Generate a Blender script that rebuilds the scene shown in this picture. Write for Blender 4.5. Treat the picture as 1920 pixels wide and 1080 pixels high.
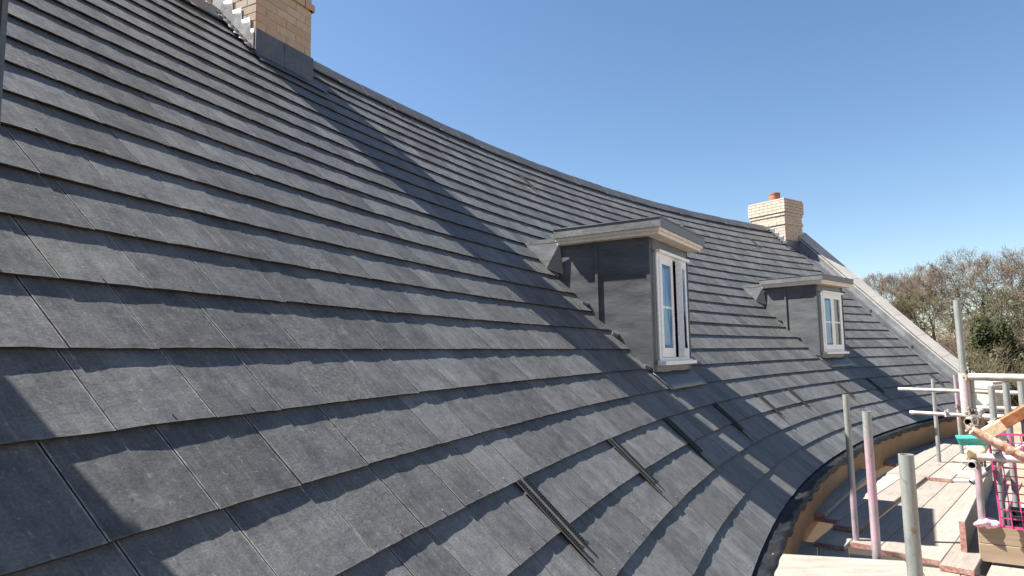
import bpy, math, random
import numpy as np
from mathutils import Vector, Matrix
sin, cos, pi, rad = math.sin, math.cos, math.pi, math.radians
random.seed(7)
for o in list(bpy.data.objects): bpy.data.objects.remove(o)
S = bpy.context.scene
C = S.collection

# ------------------------------------------------------------------ camera, sky, sun
F_PX, PITCH, ROLL = 1209.5, 0.1009, 0.0143
cam_d = bpy.data.cameras.new("camera"); cam = bpy.data.objects.new("camera", cam_d); C.objects.link(cam)
cam_d.sensor_width = 36; cam_d.lens = 36 * F_PX / 1920; cam_d.clip_start = .05; cam_d.clip_end = 3000
fw = Vector((0, cos(PITCH), sin(PITCH))); up0 = Vector((0, -sin(PITCH), cos(PITCH))); rt0 = Vector((1, 0, 0))
rt = rt0 * cos(ROLL) - up0 * sin(ROLL); up = rt0 * sin(ROLL) + up0 * cos(ROLL)
cam.matrix_world = Matrix(((rt.x, up.x, -fw.x, 0), (rt.y, up.y, -fw.y, 0), (rt.z, up.z, -fw.z, 0), (0, 0, 0, 1)))
S.camera = cam
SUN_AZ, SUN_EL = 278.4, 53.5
W = bpy.data.worlds.new("World"); S.world = W; W.use_nodes = True
nt = W.node_tree; bg = nt.nodes["Background"]
sky = nt.nodes.new("ShaderNodeTexSky"); sky.sky_type = 'NISHITA'; sky.sun_disc = False
sky.sun_elevation = rad(SUN_EL); sky.sun_rotation = rad(SUN_AZ)
sky.altitude = 0; sky.air_density = 1.0; sky.dust_density = 0.35; sky.ozone_density = 1.6
hs = nt.nodes.new("ShaderNodeHueSaturation"); hs.inputs["Saturation"].default_value = 1.10   # the camera's own colour rendering of a clear sky
nt.links.new(sky.outputs[0], hs.inputs["Color"]); nt.links.new(hs.outputs[0], bg.inputs[0]); bg.inputs[1].default_value = 0.050
sd = bpy.data.lights.new("sun", 'SUN'); sd.energy = 5.0; sd.angle = rad(.53); sd.color = (1, .95, .87)
sun = bpy.data.objects.new("sun", sd); C.objects.link(sun)
sv = Vector((sin(rad(SUN_AZ)) * cos(rad(SUN_EL)), cos(rad(SUN_AZ)) * cos(rad(SUN_EL)), sin(rad(SUN_EL))))
sun.rotation_euler = sv.to_track_quat('Z', 'Y').to_euler()
S.view_settings.view_transform = 'Standard'; S.view_settings.look = 'None'
S.view_settings.gamma = 1; S.view_settings.exposure = 1.82; S.view_settings.use_curve_mapping = False

# ------------------------------------------------------------------ materials
class NT:
    def __init__(s, name):
        s.m = bpy.data.materials.new(name); s.m.use_nodes = True; s.t = s.m.node_tree
        s.b = s.t.nodes["Principled BSDF"]
    def n(s, typ, **kw):
        x = s.t.nodes.new("ShaderNode" + typ)
        for k, v in kw.items():
            if isinstance(k, str) and hasattr(x, k): setattr(x, k, v)
        return x
    def l(s, a, b): s.t.links.new(a, b)
    def noise(s, vec, scale, detail=4, rough=.55, dist=0):
        x = s.n("TexNoise"); x.inputs["Scale"].default_value = scale; x.inputs["Detail"].default_value = detail
        x.inputs["Roughness"].default_value = rough; x.inputs["Distortion"].default_value = dist
        if vec is not None: s.l(vec, x.inputs["Vector"])
        return x.outputs["Fac"]
    def mapr(s, v, a, b, c, d):
        x = s.n("MapRange"); s.l(v, x.inputs[0])
        for i, k in enumerate((a, b, c, d)): x.inputs[i + 1].default_value = k
        return x.outputs[0]
    def math(s, op, a, b=None, clamp=False):
        x = s.n("Math"); x.operation = op; x.use_clamp = clamp
        for i, v in enumerate((a, b)):
            if v is None: continue
            if isinstance(v, (int, float)): x.inputs[i].default_value = v
            else: s.l(v, x.inputs[i])
        return x.outputs[0]
    def mix(s, f, a, b, typ='MIX'):
        x = s.n("Mix"); x.data_type = 'RGBA'; x.blend_type = typ
        if isinstance(f, (int, float)): x.inputs[0].default_value = f
        else: s.l(f, x.inputs[0])
        for i, v in ((6, a), (7, b)):
            if isinstance(v, tuple): x.inputs[i].default_value = (*v[:3], 1)
            else: s.l(v, x.inputs[i])
        return x.outputs[2]
    def scale(s, vec, sx, sy, sz, off=None):
        x = s.n("Mapping"); s.l(vec, x.inputs[0]); x.inputs[3].default_value = (sx, sy, sz)
        if off is not None: s.l(off, x.inputs[1])
        return x.outputs[0]
    def bump(s, h, strength, dist, prev=None):
        x = s.n("Bump"); x.inputs["Strength"].default_value = strength; x.inputs["Distance"].default_value = dist
        s.l(h, x.inputs["Height"])
        if prev is not None: s.l(prev, x.inputs["Normal"])
        return x.outputs[0]
    def out(s, col=None, rough=None, normal=None, metal=None, spec=None):
        for v, k in ((col, "Base Color"), (rough, "Roughness"), (normal, "Normal"), (metal, "Metallic"), (spec, "Specular IOR Level")):
            if v is None: continue
            if isinstance(v, tuple): s.b.inputs[k].default_value = (*v[:3], 1)
            elif isinstance(v, (int, float)): s.b.inputs[k].default_value = v
            else: s.l(v, s.b.inputs[k])
        return s.m

def m_slate():
    s = NT("slate"); uv = s.n("UVMap").outputs[0]
    oi = s.n("ObjectInfo").outputs["Random"]
    at = s.n("Attribute"); at.attribute_name = "rnd"; ar = at.outputs["Fac"]
    rnd = s.math('FRACT', s.math('ADD', s.math('MULTIPLY', oi, 7.31), ar))
    off = s.n("CombineXYZ"); s.l(s.math('MULTIPLY', rnd, 37), off.inputs[0]); s.l(s.math('MULTIPLY', rnd, 91), off.inputs[1])
    ov = s.n("VectorMath"); ov.operation = 'ADD'; s.l(uv, ov.inputs[0]); s.l(off.outputs[0], ov.inputs[1]); v = ov.outputs[0]
    blot = s.noise(v, 9, 6, .65); fine = s.noise(v, 140, 4, .7)
    grain = s.noise(s.scale(v, 55, 5, 1), 1.0, 5, .6, .3)
    streak = s.noise(s.scale(v, 190, 2.2, 1), 1.0, 2, .5, .2)
    rr = s.mapr(rnd, 0, 1, -.02, .024)
    base = s.mix(s.mapr(blot, .32, .7, 0, 1), (.073, .0745, .078), (.136, .1375, .138))
    base = s.mix(s.mapr(rnd, .55, 1, 0, .35), base, (.10, .099, .092))
    k = s.math('MULTIPLY', s.mapr(s.math('FRACT', s.math('MULTIPLY', rnd, 5.7)), 0, 1, .78, 1.24), s.math('MULTIPLY', s.mapr(grain, .25, .75, .80, 1.22), s.mapr(fine, .3, .7, .74, 1.28)))
    g = s.n("VectorMath"); g.operation = 'SCALE'; s.l(base, g.inputs[0]); s.l(k, g.inputs["Scale"]); base = g.outputs[0]
    # lime dust: thin scratches down the slope, pale arrises beside the joints and along the tail
    scr = s.mapr(s.math('MULTIPLY', streak, s.noise(v, 3.5, 2)), .37, .47, 0, .6)
    base = s.mix(scr, base, (.26, .26, .25))
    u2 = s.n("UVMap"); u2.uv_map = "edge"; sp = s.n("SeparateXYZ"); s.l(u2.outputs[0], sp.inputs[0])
    ed = s.math('ADD', sp.outputs[0], s.math('MULTIPLY', s.math('SUBTRACT', s.noise(v, 60, 3), .5), .006))
    e1 = s.mapr(ed, .0010, .0046, 1, 0)
    e1 = s.math('MULTIPLY', e1, s.mapr(s.noise(s.scale(v, 3, 14, 1), 1.3, 3), .36, .58, .12, .95))
    base = s.mix(s.math('MULTIPLY', e1, .72), base, (.36, .35, .32))
    e2 = s.math('MULTIPLY', s.mapr(sp.outputs[1], .001, .007, 1, 0), s.mapr(s.noise(v, 25, 4), .42, .62, .0, .45))
    base = s.mix(e2, base, (.20, .19, .17))
    fl = s.mapr(s.noise(s.scale(v, 70, 38, 1), 1, 4, .7), .60, .68, 0, .6); base = s.mix(fl, base, (.235, .235, .225))
    pit = s.mapr(s.noise(s.scale(v, 52, 30, 1), 1.3, 4, .7, .5), .645, .70, 0, .7); base = s.mix(pit, base, (.03, .03, .032))
    stn = s.mapr(s.noise(v, 14, 5, .6, .6), .64, .72, 0, .5)
    base = s.mix(stn, base, (.20, .195, .18))
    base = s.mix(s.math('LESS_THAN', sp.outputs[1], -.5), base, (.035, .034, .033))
    # riven surface
    rv = s.n("TexNoise"); rv.inputs["Scale"].default_value = 1; rv.inputs["Detail"].default_value = 7; rv.inputs["Roughness"].default_value = .62
    s.l(s.scale(v, 22, 25, 1), rv.inputs["Vector"])
    b1 = s.bump(s.math('MULTIPLY', rv.outputs[0], s.mapr(rnd, .95, .98, 1, 2.4)), .75, .0026); b2 = s.bump(fine, .40, .0008, b1)
    b3 = s.bump(s.noise(v, 7, 3), .35, .003, b2); s.b.inputs["Diffuse Roughness"].default_value = 0.0
    return s.out(base, s.mapr(blot, .3, .7, .48, .60), b3, spec=.08)

def m_simple(name, c1, c2, sc=8, rough=.6, bump=.2, bd=.002, metal=0, stretch=(1, 1, 1), spec=.4, lo=.35, hi=.65, rnd=.0, detail=5):
    s = NT(name); tc = s.n("TexCoord").outputs["Object"]; v = s.scale(tc, *stretch)
    f = s.noise(v, sc, detail, .6); col = s.mix(s.mapr(f, lo, hi, 0, 1), c1, c2)
    f2 = s.noise(v, sc * 9, 4, .6)
    g = s.n("VectorMath"); g.operation = 'SCALE'; s.l(col, g.inputs[0])
    k = s.mapr(f2, .3, .7, .86, 1.12)
    if rnd:
        oi = s.n("ObjectInfo").outputs["Random"]; k = s.math('MULTIPLY', k, s.mapr(oi, 0, 1, 1 - rnd, 1 + rnd))
    s.l(k, g.inputs["Scale"]); col = g.outputs[0]
    n = s.bump(f2, bump, bd, s.bump(f, bump, bd * 3))
    return s.out(col, s.mapr(f, .3, .7, rough - .06, rough + .08), n, metal, spec)

def m_wood(name, c1, c2, rnd=.12, stain=(.16, .15, .15), amt=.5, dirt=True):
    s = NT(name); tc = s.n("TexCoord").outputs["Object"]
    oi = s.n("ObjectInfo").outputs["Random"]; off = s.n("CombineXYZ"); s.l(s.math('MULTIPLY', oi, 61), off.inputs[0]); s.l(s.math('MULTIPLY', oi, 23), off.inputs[1])
    v = s.scale(tc, 1, 1, 1, off.outputs[0])
    gr = s.noise(s.scale(v, 1.6, 42, 42), 1, 5, .6, .25); big = s.noise(v, 2.2, 4)
    col = s.mix(s.mapr(gr, .3, .7, 0, 1), c1, c2)
    if dirt:
        col = s.mix(s.mapr(s.noise(s.scale(v, 1, 2.5, 1), 5, 6, .7), .52, .74, 0, amt), col, stain)
        col = s.mix(s.mapr(s.noise(v, 45, 3), .64, .72, 0, .5), col, stain)
        kn = s.n("TexVoronoi"); kn.inputs["Scale"].default_value = 1.0; s.l(s.scale(v, 2.6, 7, 3), kn.inputs["Vector"])
        col = s.mix(s.mapr(kn.outputs["Distance"], .035, .085, .55, 0), col, (.20, .12, .07))
    g = s.n("VectorMath"); g.operation = 'SCALE'; s.l(col, g.inputs[0])
    s.l(s.math('MULTIPLY', s.mapr(oi, 0, 1, 1 - rnd, 1 + rnd * .6), s.mapr(big, .3, .7, .88, 1.08)), g.inputs["Scale"])
    return s.out(g.outputs[0], .78, s.bump(gr, .35, .0015), spec=.25)

def m_tube(name, pink=0.3, z0=0., z1=1.):
    s = NT(name); tc = s.n("TexCoord").outputs["Object"]
    f = s.noise(tc, 7, 6, .65); f2 = s.noise(s.scale(tc, 60, 60, 6), 1, 4)
    sp = s.noise(tc, 90, 3)
    col = s.mix(s.mapr(f, .3, .7, 0, 1), (.19, .205, .20), (.31, .325, .31))
    col = s.mix(s.mapr(f2, .45, .7, 0, .45), col, (.42, .43, .41))
    col = s.mix(s.mapr(sp, .62, .7, 0, .5), col, (.14, .13, .11))
    col = s.mix(s.mapr(s.noise(tc, 16, 6, .7, .8), .60, .68, 0, .75), col, (.20, .12, .075)); col = s.mix(s.mapr(s.noise(s.scale(tc, 30, 30, 9), 1, 5, .7), .66, .71, 0, .8), col, (.42, .42, .40))
    z = s.n("SeparateXYZ"); s.l(tc, z.inputs[0])
    band = s.math('MULTIPLY', s.mapr(z.outputs[2], z0, z0 + .12, 0, 1), s.mapr(z.outputs[2], z1 - .12, z1, 1, 0))
    pk = s.math('MULTIPLY', band, s.mapr(s.noise(s.scale(tc, 8, 8, 3), 2.2, 4), .34, .62, 0, pink), True)
    col = s.mix(pk, col, (.72, .25, .44))
    return s.out(col, s.mapr(f, .3, .7, .42, .6), s.bump(f2, .15, .001), s.mapr(pk, 0, 1, .45, 0), .5)

M = {}
M['slate'] = m_slate()
M['under'] = m_simple("underlay", (.03, .03, .033), (.05, .05, .055), 5, .85)
M['lead'] = m_simple("lead", (.088, .093, .099), (.130, .136, .141), 1.7, .44, .20, .005, .5, (1, 1, 4))
M['lead_dark'] = m_simple("lead_dark", (.085, .09, .10), (.12, .124, .135), 3, .5, .35, .003, .5)
M['lead_new'] = m_simple("lead_bright", (.10, .10, .105), (.155, .155, .157), 4, .55, .4, .005, .25)
M['lead_flash'] = m_simple("lead_flashing", (.105, .109, .114), (.160, .165, .169), 3, .48, .35, .006, .4)
M['ridge'] = m_simple("ridge_slate", (.07, .073, .08), (.105, .108, .115), 6, .62, .3, .002, rnd=.1)
M['white'] = m_simple("white_paint", (.74, .74, .74), (.80, .80, .79), 4, .38, .05, .0006)
M['cream'] = m_simple("cream_paint", (.60, .55, .48), (.68, .63, .56), 3, .55, .1, .001)
M['stone'] = m_simple("cream_stone", (.32, .30, .27), (.385, .365, .335), 3, .82, .3, .002, rnd=.05)
M['mortar'] = m_simple("mortar", (.33, .285, .23), (.41, .365, .30), 30, .9, .5, .002)
M['terracotta'] = m_simple("terracotta", (.22, .085, .05), (.32, .12, .07), 8, .75, .2, .002)
M['black'] = m_simple("black_plastic", (.012, .013, .014), (.022, .023, .025), 8, .42, .2, .002)
M['rubber'] = m_simple("black_membrane", (.006, .0065, .008), (.018, .019, .021), 6, .55, .9, .006, spec=.15)
M['sill_w'] = M['white']
M['rust'] = m_simple("rusty_steel", (.26, .09, .035), (.42, .175, .08), 9, .75, .5, .003, 0, rnd=.05)
M['rustpink'] = m_simple("pink_rusty_steel", (.42, .20, .12), (.66, .45, .36), 22, .75, .8, .005, 0, (1, 1, 1), lo=.42, hi=.58)
M['clamp'] = m_simple("coupler_steel", (.13, .10, .075), (.42, .38, .33), 25, .6, .8, .004, .5)
M['pinkpaint'] = m_simple("pink_paint", (.70, .30, .42), (.76, .50, .54), 12, .7, .6, .004)
M['pink'] = m_simple("magenta_plastic", (.45, .03, .15), (.54, .06, .21), 5, .45, .1, .001)
M['teal'] = m_simple("teal_plastic", (.03, .26, .21), (.06, .34, .28), 6, .4, .3, .003)
M['paper'] = m_simple("tan_paper", (.62, .42, .22), (.78, .64, .44), 6, .8, .4, .004)
M['whitesheet'] = m_simple("white_plastic", (.72, .72, .72), (.82, .82, .82), 3, .5, .3, .003)
M['redend'] = m_simple("red_end_paint", (.24, .10, .085), (.34, .22, .18), 30, .8, .4, .003, lo=.4, hi=.6)
M['board'] = m_wood("scaffold_board", (.215, .185, .16), (.275, .245, .215), .14, (.12, .105, .095), .7)
M['board_g'] = m_wood("grey_board", (.22, .20, .175), (.31, .285, .25), .12, (.12, .115, .11), .6)
M['ply'] = m_wood("plywood", (.60, .43, .27), (.70, .54, .36), .06, (.34, .20, .10), .45)
M['fascia'] = m_wood("fascia_board", (.19, .105, .052), (.31, .195, .105), .06, (.24, .12, .05), .55)
M['joist'] = m_wood("joist_timber", (.29, .21, .14), (.36, .275, .195), .06, (.40, .24, .12), .3)
M['tube'] = m_tube("galvanised_tube", 0.0)
M['tube_p1'] = m_tube("galvanised_tube_pink", .36, .35, 1.15)
M['tube_p2'] = m_tube("galvanised_tube_pink_low", .35, -.2, .55)
M['tube_w'] = m_simple("pale_tube", (.24, .23, .21), (.42, .41, .38), 14, .55, .5, .002, .15)
M['tube_pk'] = m_simple("pink_sleeve", (.40, .37, .36), (.52, .36, .39), 9, .55, .3, .001, .15)
M['earth'] = m_simple("bare_earth", (.20, .14, .09), (.33, .24, .16), .25, .95, .6, .15)
M['bark'] = m_simple("bark", (.055, .05, .038), (.11, .10, .072), 2, .9, .6, .02)
M['twig'] = m_simple("twigs", (.10, .082, .066), (.165, .13, .10), .5, .9, 0, .001)
M['twig2'] = m_simple("reddish_twigs", (.105, .08, .06), (.175, .125, .092), .5, .9, 0, .001)
M['twig3'] = m_simple("olive_twigs", (.07, .064, .036), (.125, .108, .062), .5, .9, 0, .001)
M['ivy'] = m_simple("ivy_leaves", (.018, .024, .010), (.044, .052, .020), 1.2, .85, 0, .001, spec=.15)
M['olive'] = m_simple("olive_leaves", (.035, .036, .014), (.075, .07, .028), 1.2, .6, 0, .001)
def m_bluefilm():
    s = NT("blue_protective_film"); tc = s.n("TexCoord").outputs["Object"]
    f = s.noise(s.scale(tc, 14, 14, 1.6), 1, 4, .6, .8); col = s.mix(s.mapr(f, .3, .7, 0, 1), (.015, .10, .24), (.08, .30, .52))
    return s.out(col, .22, s.bump(f, .6, .006), spec=.6)
M['film'] = m_bluefilm()
def m_glass():
    s = NT("window_glass"); return s.out((.025, .03, .032), .04, None, 0, .8)
M['glass'] = m_glass()
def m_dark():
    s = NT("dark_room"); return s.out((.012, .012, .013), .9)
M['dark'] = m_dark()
def m_brick(name, c1, c2):
    s = NT(name); tc = s.n("TexCoord").outputs["Object"]; oi = s.n("ObjectInfo").outputs["Random"]
    at = s.n("Attribute"); at.attribute_name = "rnd"; r = s.math('FRACT', s.math('ADD', oi, at.outputs["Fac"]))
    f = s.noise(tc, 22, 5, .6); col = s.mix(s.math('ADD', s.mapr(r, 0, 1, 0, .6), s.mapr(f, .35, .65, 0, .4)), c1, c2)
    col = s.mix(s.mapr(s.noise(tc, 5, 5, .6), .55, .7, 0, .35), col, (.50, .27, .14))
    return s.out(col, .88, s.bump(s.noise(tc, 120, 3), .5, .002), spec=.2)
M['brick'] = m_brick("cream_brick", (.36, .265, .185), (.46, .375, .29))
M['brick2'] = m_brick("pale_cream_brick", (.36, .305, .245), (.45, .395, .335))

# ------------------------------------------------------------------ mesh helpers
def link(o, parent=None):
    C.objects.link(o)
    if parent is not None: o.parent = parent
    return o
def mesh_obj(name, verts, faces, mat, parent=None, smooth=False):
    me = bpy.data.meshes.new(name); me.from_pydata([tuple(v) for v in verts], [], faces)
    mats = mat if isinstance(mat, list) else [mat]
    for m in mats: me.materials.append(m)
    if smooth: me.polygons.foreach_set("use_smooth", [True] * len(me.polygons))
    me.update(); return link(bpy.data.objects.new(name, me), parent)
def empty(name, loc, parent=None):
    o = bpy.data.objects.new(name, None); o.location = loc; o.empty_display_size = .2; return link(o, parent)
def tag(o, label, cat, group=None, kind=None):
    o['label'] = label; o['category'] = cat
    if group: o['group'] = group
    if kind: o['kind'] = kind
    return o
def put(o, loc):
    """keep the world shape of a mesh built in world coordinates but give the object an origin at loc"""
    loc = Vector(loc); o.data.transform(Matrix.Translation(-loc)); o.location = loc; return o
class MB:
    def __init__(s): s.v = []; s.f = []; s.mi = []
    def add(s, vs, fs, mi=0):
        k = len(s.v); s.v += [tuple(a) for a in vs]; s.f += [tuple(i + k for i in f) for f in fs]; s.mi += [mi] * len(fs)
    def box(s, o, ex, ey, ez, mi=0):
        """o corner, three edge vectors"""
        o, ex, ey, ez = map(Vector, (o, ex, ey, ez))
        if ex.cross(ey).dot(ez) < 0: ex, ey = ey, ex
        p = [o, o + ex, o + ex + ey, o + ey]; p += [a + ez for a in p]
        s.add(p, [(0, 3, 2, 1), (4, 5, 6, 7), (0, 1, 5, 4), (1, 2, 6, 5), (2, 3, 7, 6), (3, 0, 4, 7)], mi)
    def bbox(s, o, ex, ey, ez, c=.004, mi=0):
        """box with chamfered long edges (ex is the long way)"""
        o, ex, ey, ez = map(Vector, (o, ex, ey, ez))
        ly, lz = ey.length, ez.length; a, b = ey.normalized() * c, ez.normalized() * c
        q = [o + a, o + ey - a, o + ey + b, o + ey + ez - b, o + ey + ez - a, o + ez + a, o + ez - b, o + b]
        if ex.dot(ey.cross(ez)) < 0: q = q[::-1]
        n = 8; vs = q + [p + ex for p in q]
        fs = [(i, (i + 1) % n, (i + 1) % n + n, i + n) for i in range(n)] + [tuple(range(n))[::-1], tuple(range(n, 2 * n))]
        s.add(vs, fs, mi)
    def tube(s, a, b, r, n=14, wall=.004, mi=0, cap=False):
        a, b = Vector(a), Vector(b); d = (b - a).normalized()
        x = d.orthogonal().normalized(); y = d.cross(x)
        ring = lambda p, rr: [p + (x * cos(2 * pi * i / n) + y * sin(2 * pi * i / n)) * rr for i in range(n)]
        if cap:
            vs = ring(a, r) + ring(b, r)
            fs = [(i, (i + 1) % n, n + (i + 1) % n, n + i) for i in range(n)] + [tuple(range(n))[::-1], tuple(range(n, 2 * n))]
        else:
            ri = r - wall; dd = d * min(.35, (b - a).length * .45)
            vs = ring(a, r) + ring(b, r) + ring(b, ri) + ring(a, ri) + ring(b - dd, ri) + ring(a + dd, ri)
            fs = []
            for i in range(n):
                j = (i + 1) % n
                fs += [(i, j, n + j, n + i), (n + i, n + j, 2 * n + j, 2 * n + i), (j, i, 3 * n + i, 3 * n + j),
                       (2 * n + i, 2 * n + j, 4 * n + j, 4 * n + i), (3 * n + j, 3 * n + i, 5 * n + i, 5 * n + j)]
            fs += [tuple(range(4 * n, 5 * n)), tuple(range(5 * n, 6 * n))[::-1]]
        s.add(vs, fs, mi)
    def build(s, name, mat, parent=None, smooth=False):
        o = mesh_obj(name, s.v, s.f, mat, parent)
        if any(s.mi): o.data.polygons.foreach_set("material_index", s.mi)
        if smooth:
            o.data.polygons.foreach_set("use_smooth", [True] * len(o.data.polygons))
            try: o.data.set_sharp_from_angle(angle=rad(40))
            except Exception: pass
        return o

# ------------------------------------------------------------------ the roof surface: a cone round a vertical axis
AX, AY = 21.895, -6.579
R_E, Z_E = 24.2705, 0.024          # the course at eye height
G = 0.25                            # gauge
KS = np.arange(-9, 19)
def _ang(k): return rad(45.28) if k >= 0 else rad(45.28 - 3.4 * min(7, -k) / 7)
_r = {0: R_E}; _z = {0: Z_E}
for k in range(0, 18): _r[k + 1] = _r[k] + G * cos(_ang(1)); _z[k + 1] = _z[k] + G * sin(_ang(1))
for k in range(0, -9, -1): _r[k - 1] = _r[k] - G * cos(_ang(k - 1)); _z[k - 1] = _z[k] - G * sin(_ang(k - 1))
RK = np.array([_r[k] for k in KS]); ZK = np.array([_z[k] for k in KS])
def rk(k): return float(np.interp(k, KS, RK))
def zk(k): return float(np.interp(k, KS, ZK))
def kr(r): return float(np.interp(r, RK, KS))
def zr(r): return float(np.interp(r, RK, ZK))
def er(th): return Vector((sin(rad(th)), cos(rad(th)), 0))
def et(th): return Vector((cos(rad(th)), -sin(rad(th)), 0))
AXV = Vector((AX, AY, 0)); UZ = Vector((0, 0, 1))
def cyl(th, r, z): p = AXV + er(th) * r; p.z = z; return p
def slopev(th, k): a = _ang(k + .01); return er(th) * cos(a) + UZ * sin(a)
def nrm(th, k): a = _ang(k + .01); return -er(th) * sin(a) + UZ * cos(a)
def onroof(th, k, h=0): return cyl(th, rk(k), zk(k)) + nrm(th, k) * h
def pix(P):
    P = Vector(P); d = P.dot(fw)
    if d < .1: return None
    return 960 + F_PX * P.dot(rt) / d, 540 - F_PX * P.dot(up) / d
TH0, THV = -84.0, -34.3
DORMERS = [(-57.9, 24.04, 'open'), (-43.15, 24.08, 'shut'), (-72.755, 24.03, 'shut')]
CH1 = dict(p=onroof(-63.88, 14.18), w=.635, d=1.25); CH2 = dict(p=onroof(-34.95, 13.86), w=.74, d=.95)

house = empty("house", (0, 0, -6)); tag(house, "curved slate roofed house with lead clad dormers and cream brick chimneys", "house")
HP = house
def hmesh(o):  # parts are modelled in world coordinates; the parent sits at (0,0,-6)
    o.matrix_parent_inverse = Matrix.Translation((0, 0, 6)); return o

# underlay: the whole roof, both slopes
vs, fs = [], []
NTH = 120; rows = [(rk(k) + .025, zk(k) - .030) for k in range(-7, 17)] + [(27.22, 2.985)]
rows[0] = (rk(-7) + .03, zk(-7) - .02)
back = [(27.22 + t, 2.985 - t * 1.01) for t in (1., 2.5, 4.2)]
for i in range(NTH + 1):
    th = TH0 + (THV + .75 - TH0) * i / NTH
    for (r, z) in rows + back: vs.append(cyl(th, r, z))
m = len(rows + back)
for i in range(NTH):
    for j in range(m - 1): fs.append((i * m + j, i * m + j + 1, (i + 1) * m + j + 1, (i + 1) * m + j))
roof = hmesh(mesh_obj("roof", vs, [f[::-1] for f in fs], M['under'], HP))

# slates ------------------------------------------------------------
NS = 10
def slate_geo_cheap(w, length, rs, t=.0062, top=.0300):
    """a slate in its own frame: x across, y up the slope, z off the roof; tail at y=0"""
    bow = rs.uniform(-.0026, .0004); tilt = rs.uniform(-.0018, .0006); lift = rs.choice((0, .0002, .0004, .0007, .0011))
    c2 = rs.uniform(-.0008, .0008); ph = rs.uniform(0, 6); n1 = NS + 1
    xs = [-w / 2 + w * i / NS for i in range(n1)]
    jz = [rs.uniform(-.0004, .0004) for _ in xs]; jy = [rs.uniform(-.0009, .0009) for _ in xs]
    def zt(x, y):
        a = x / (w / 2); f = 1 - y / .30
        return top - .0142 * y / G + f * (lift + tilt * a + bow * (a * a - .4) + c2 * sin(5 * a + ph))
    vs = [(x, jy[i], zt(x, 0) + jz[i]) for i, x in enumerate(xs)] + [(x, length, zt(x, length)) for x in xs]
    vs += [(x, jy[i] * .6 + .0008, zt(x, 0) + jz[i] - t) for i, x in enumerate(xs)]
    fs = [(i, i + 1, n1 + i + 1, n1 + i) for i in range(NS)] + [(2 * n1 + i, 2 * n1 + i + 1, i + 1, i) for i in range(NS)]
    a = len(vs); vs += [(xs[0], length, zt(xs[0], length) - t * .5), (xs[-1], length, zt(xs[-1], length) - t * .5)]
    fs += [(2 * n1, 0, n1, a), (2 * n1 + NS, a + 1, n1 + NS, NS)]
    return vs, fs
def slate_uv(vs, fs, w):
    uv, ed = [], []
    for fi, f in enumerate(fs):
        butt = NS <= fi
        for i in f:
            x, y, z = vs[i]; uv.append((x, y)); ed.append((.1, -1) if butt else (w / 2 - abs(x), y))
    return uv, ed
def set_uv(me, uv, ed, rnd):
    a = me.uv_layers.new(name="UVMap"); a.data.foreach_set("uv", [c for p in uv for c in p])
    b = me.uv_layers.new(name="edge"); b.data.foreach_set("uv", [c for p in ed for c in p])
    at = me.attributes.new("rnd", 'FLOAT', 'FACE'); at.data.foreach_set("value", rnd)

slots = []
rs = random.Random(11)
for k in range(-7, 17):
    r = rk(k); th = TH0 + rs.uniform(0, .6)
    while True:
        w = .257 * rs.choice((.80, .93, 1, 1, 1, 1.06, 1.18))
        wd = math.degrees((w + .0020) / r); tc = th + wd / 2
        wuse = w
        if tc + wd / 2 > THV - .02:
            end = THV - .02; wd2 = end - th
            if wd2 < .12: break
            w = rad(wd2) * r - .003; tc = th + wd2 / 2; slots.append((k, tc, w)); break
        slots.append((k, tc, w)); th += wd
def blocked(k, th, w):
    P = onroof(th, k + .6)
    for (dth, dr, _) in DORMERS:
        O = cyl(dth, dr, 0); d = P - O; u, v = d.dot(et(dth)), d.dot(er(dth))
        if abs(u) < .42 and .12 < v < 1.12: return True
    for ch, tcen in ((CH1, -63.9), (CH2, -35)):
        d = P - ch['p']; 
        if .12 < d.dot(et(tcen)) < ch['w'] - .12 and d.dot(er(tcen)) > .1: return True
    return False
def slate_area(k, th, w):
    q = [pix(onroof(th + s * math.degrees(w / 2 / rk(k)), k + dk)) for s, dk in ((-1, 0), (1, 0), (1, 1), (-1, 1))]
    if any(p is None for p in q): return 0
    cx = sum(p[0] for p in q) / 4; cy = sum(p[1] for p in q) / 4
    if not (-60 < cx < 1980 and -60 < cy < 1140): return 0
    return abs(sum(q[i][0] * q[(i + 1) % 4][1] - q[(i + 1) % 4][0] * q[i][1] for i in range(4))) / 2
slots = [s for s in slots if not blocked(*s)]
slots.sort(key=lambda s: -slate_area(*s))
variants = {}
for vi in range(14):
    vs, fs = slate_geo_cheap(.257, .545, rs); uv, ed = slate_uv(vs, fs, .257)
    me = bpy.data.meshes.new("slate"); me.from_pydata(vs, [], fs); me.materials.append(M['slate'])
    set_uv(me, uv, ed, [vi * .137 % 1] * len(fs)); variants[vi] = me
def slate_frame(k, th):
    ds = rs.uniform(-.0015, .0015); P = onroof(th, k) + slopev(th, k) * ds - nrm(th, k) * .026
    a = (_ang(k + .01) + _ang(k + 1.01)) / 2
    y = er(th) * cos(a) + UZ * sin(a); x = et(th); z = x.cross(y)
    tw = rs.uniform(-.002, .002); x2 = x * cos(tw) + y * sin(tw); y2 = y * cos(tw) - x * sin(tw)
    return P, x2, y2, z
big_v, big_f, big_uv, big_ed, big_r = [], [], [], [], []
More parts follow.
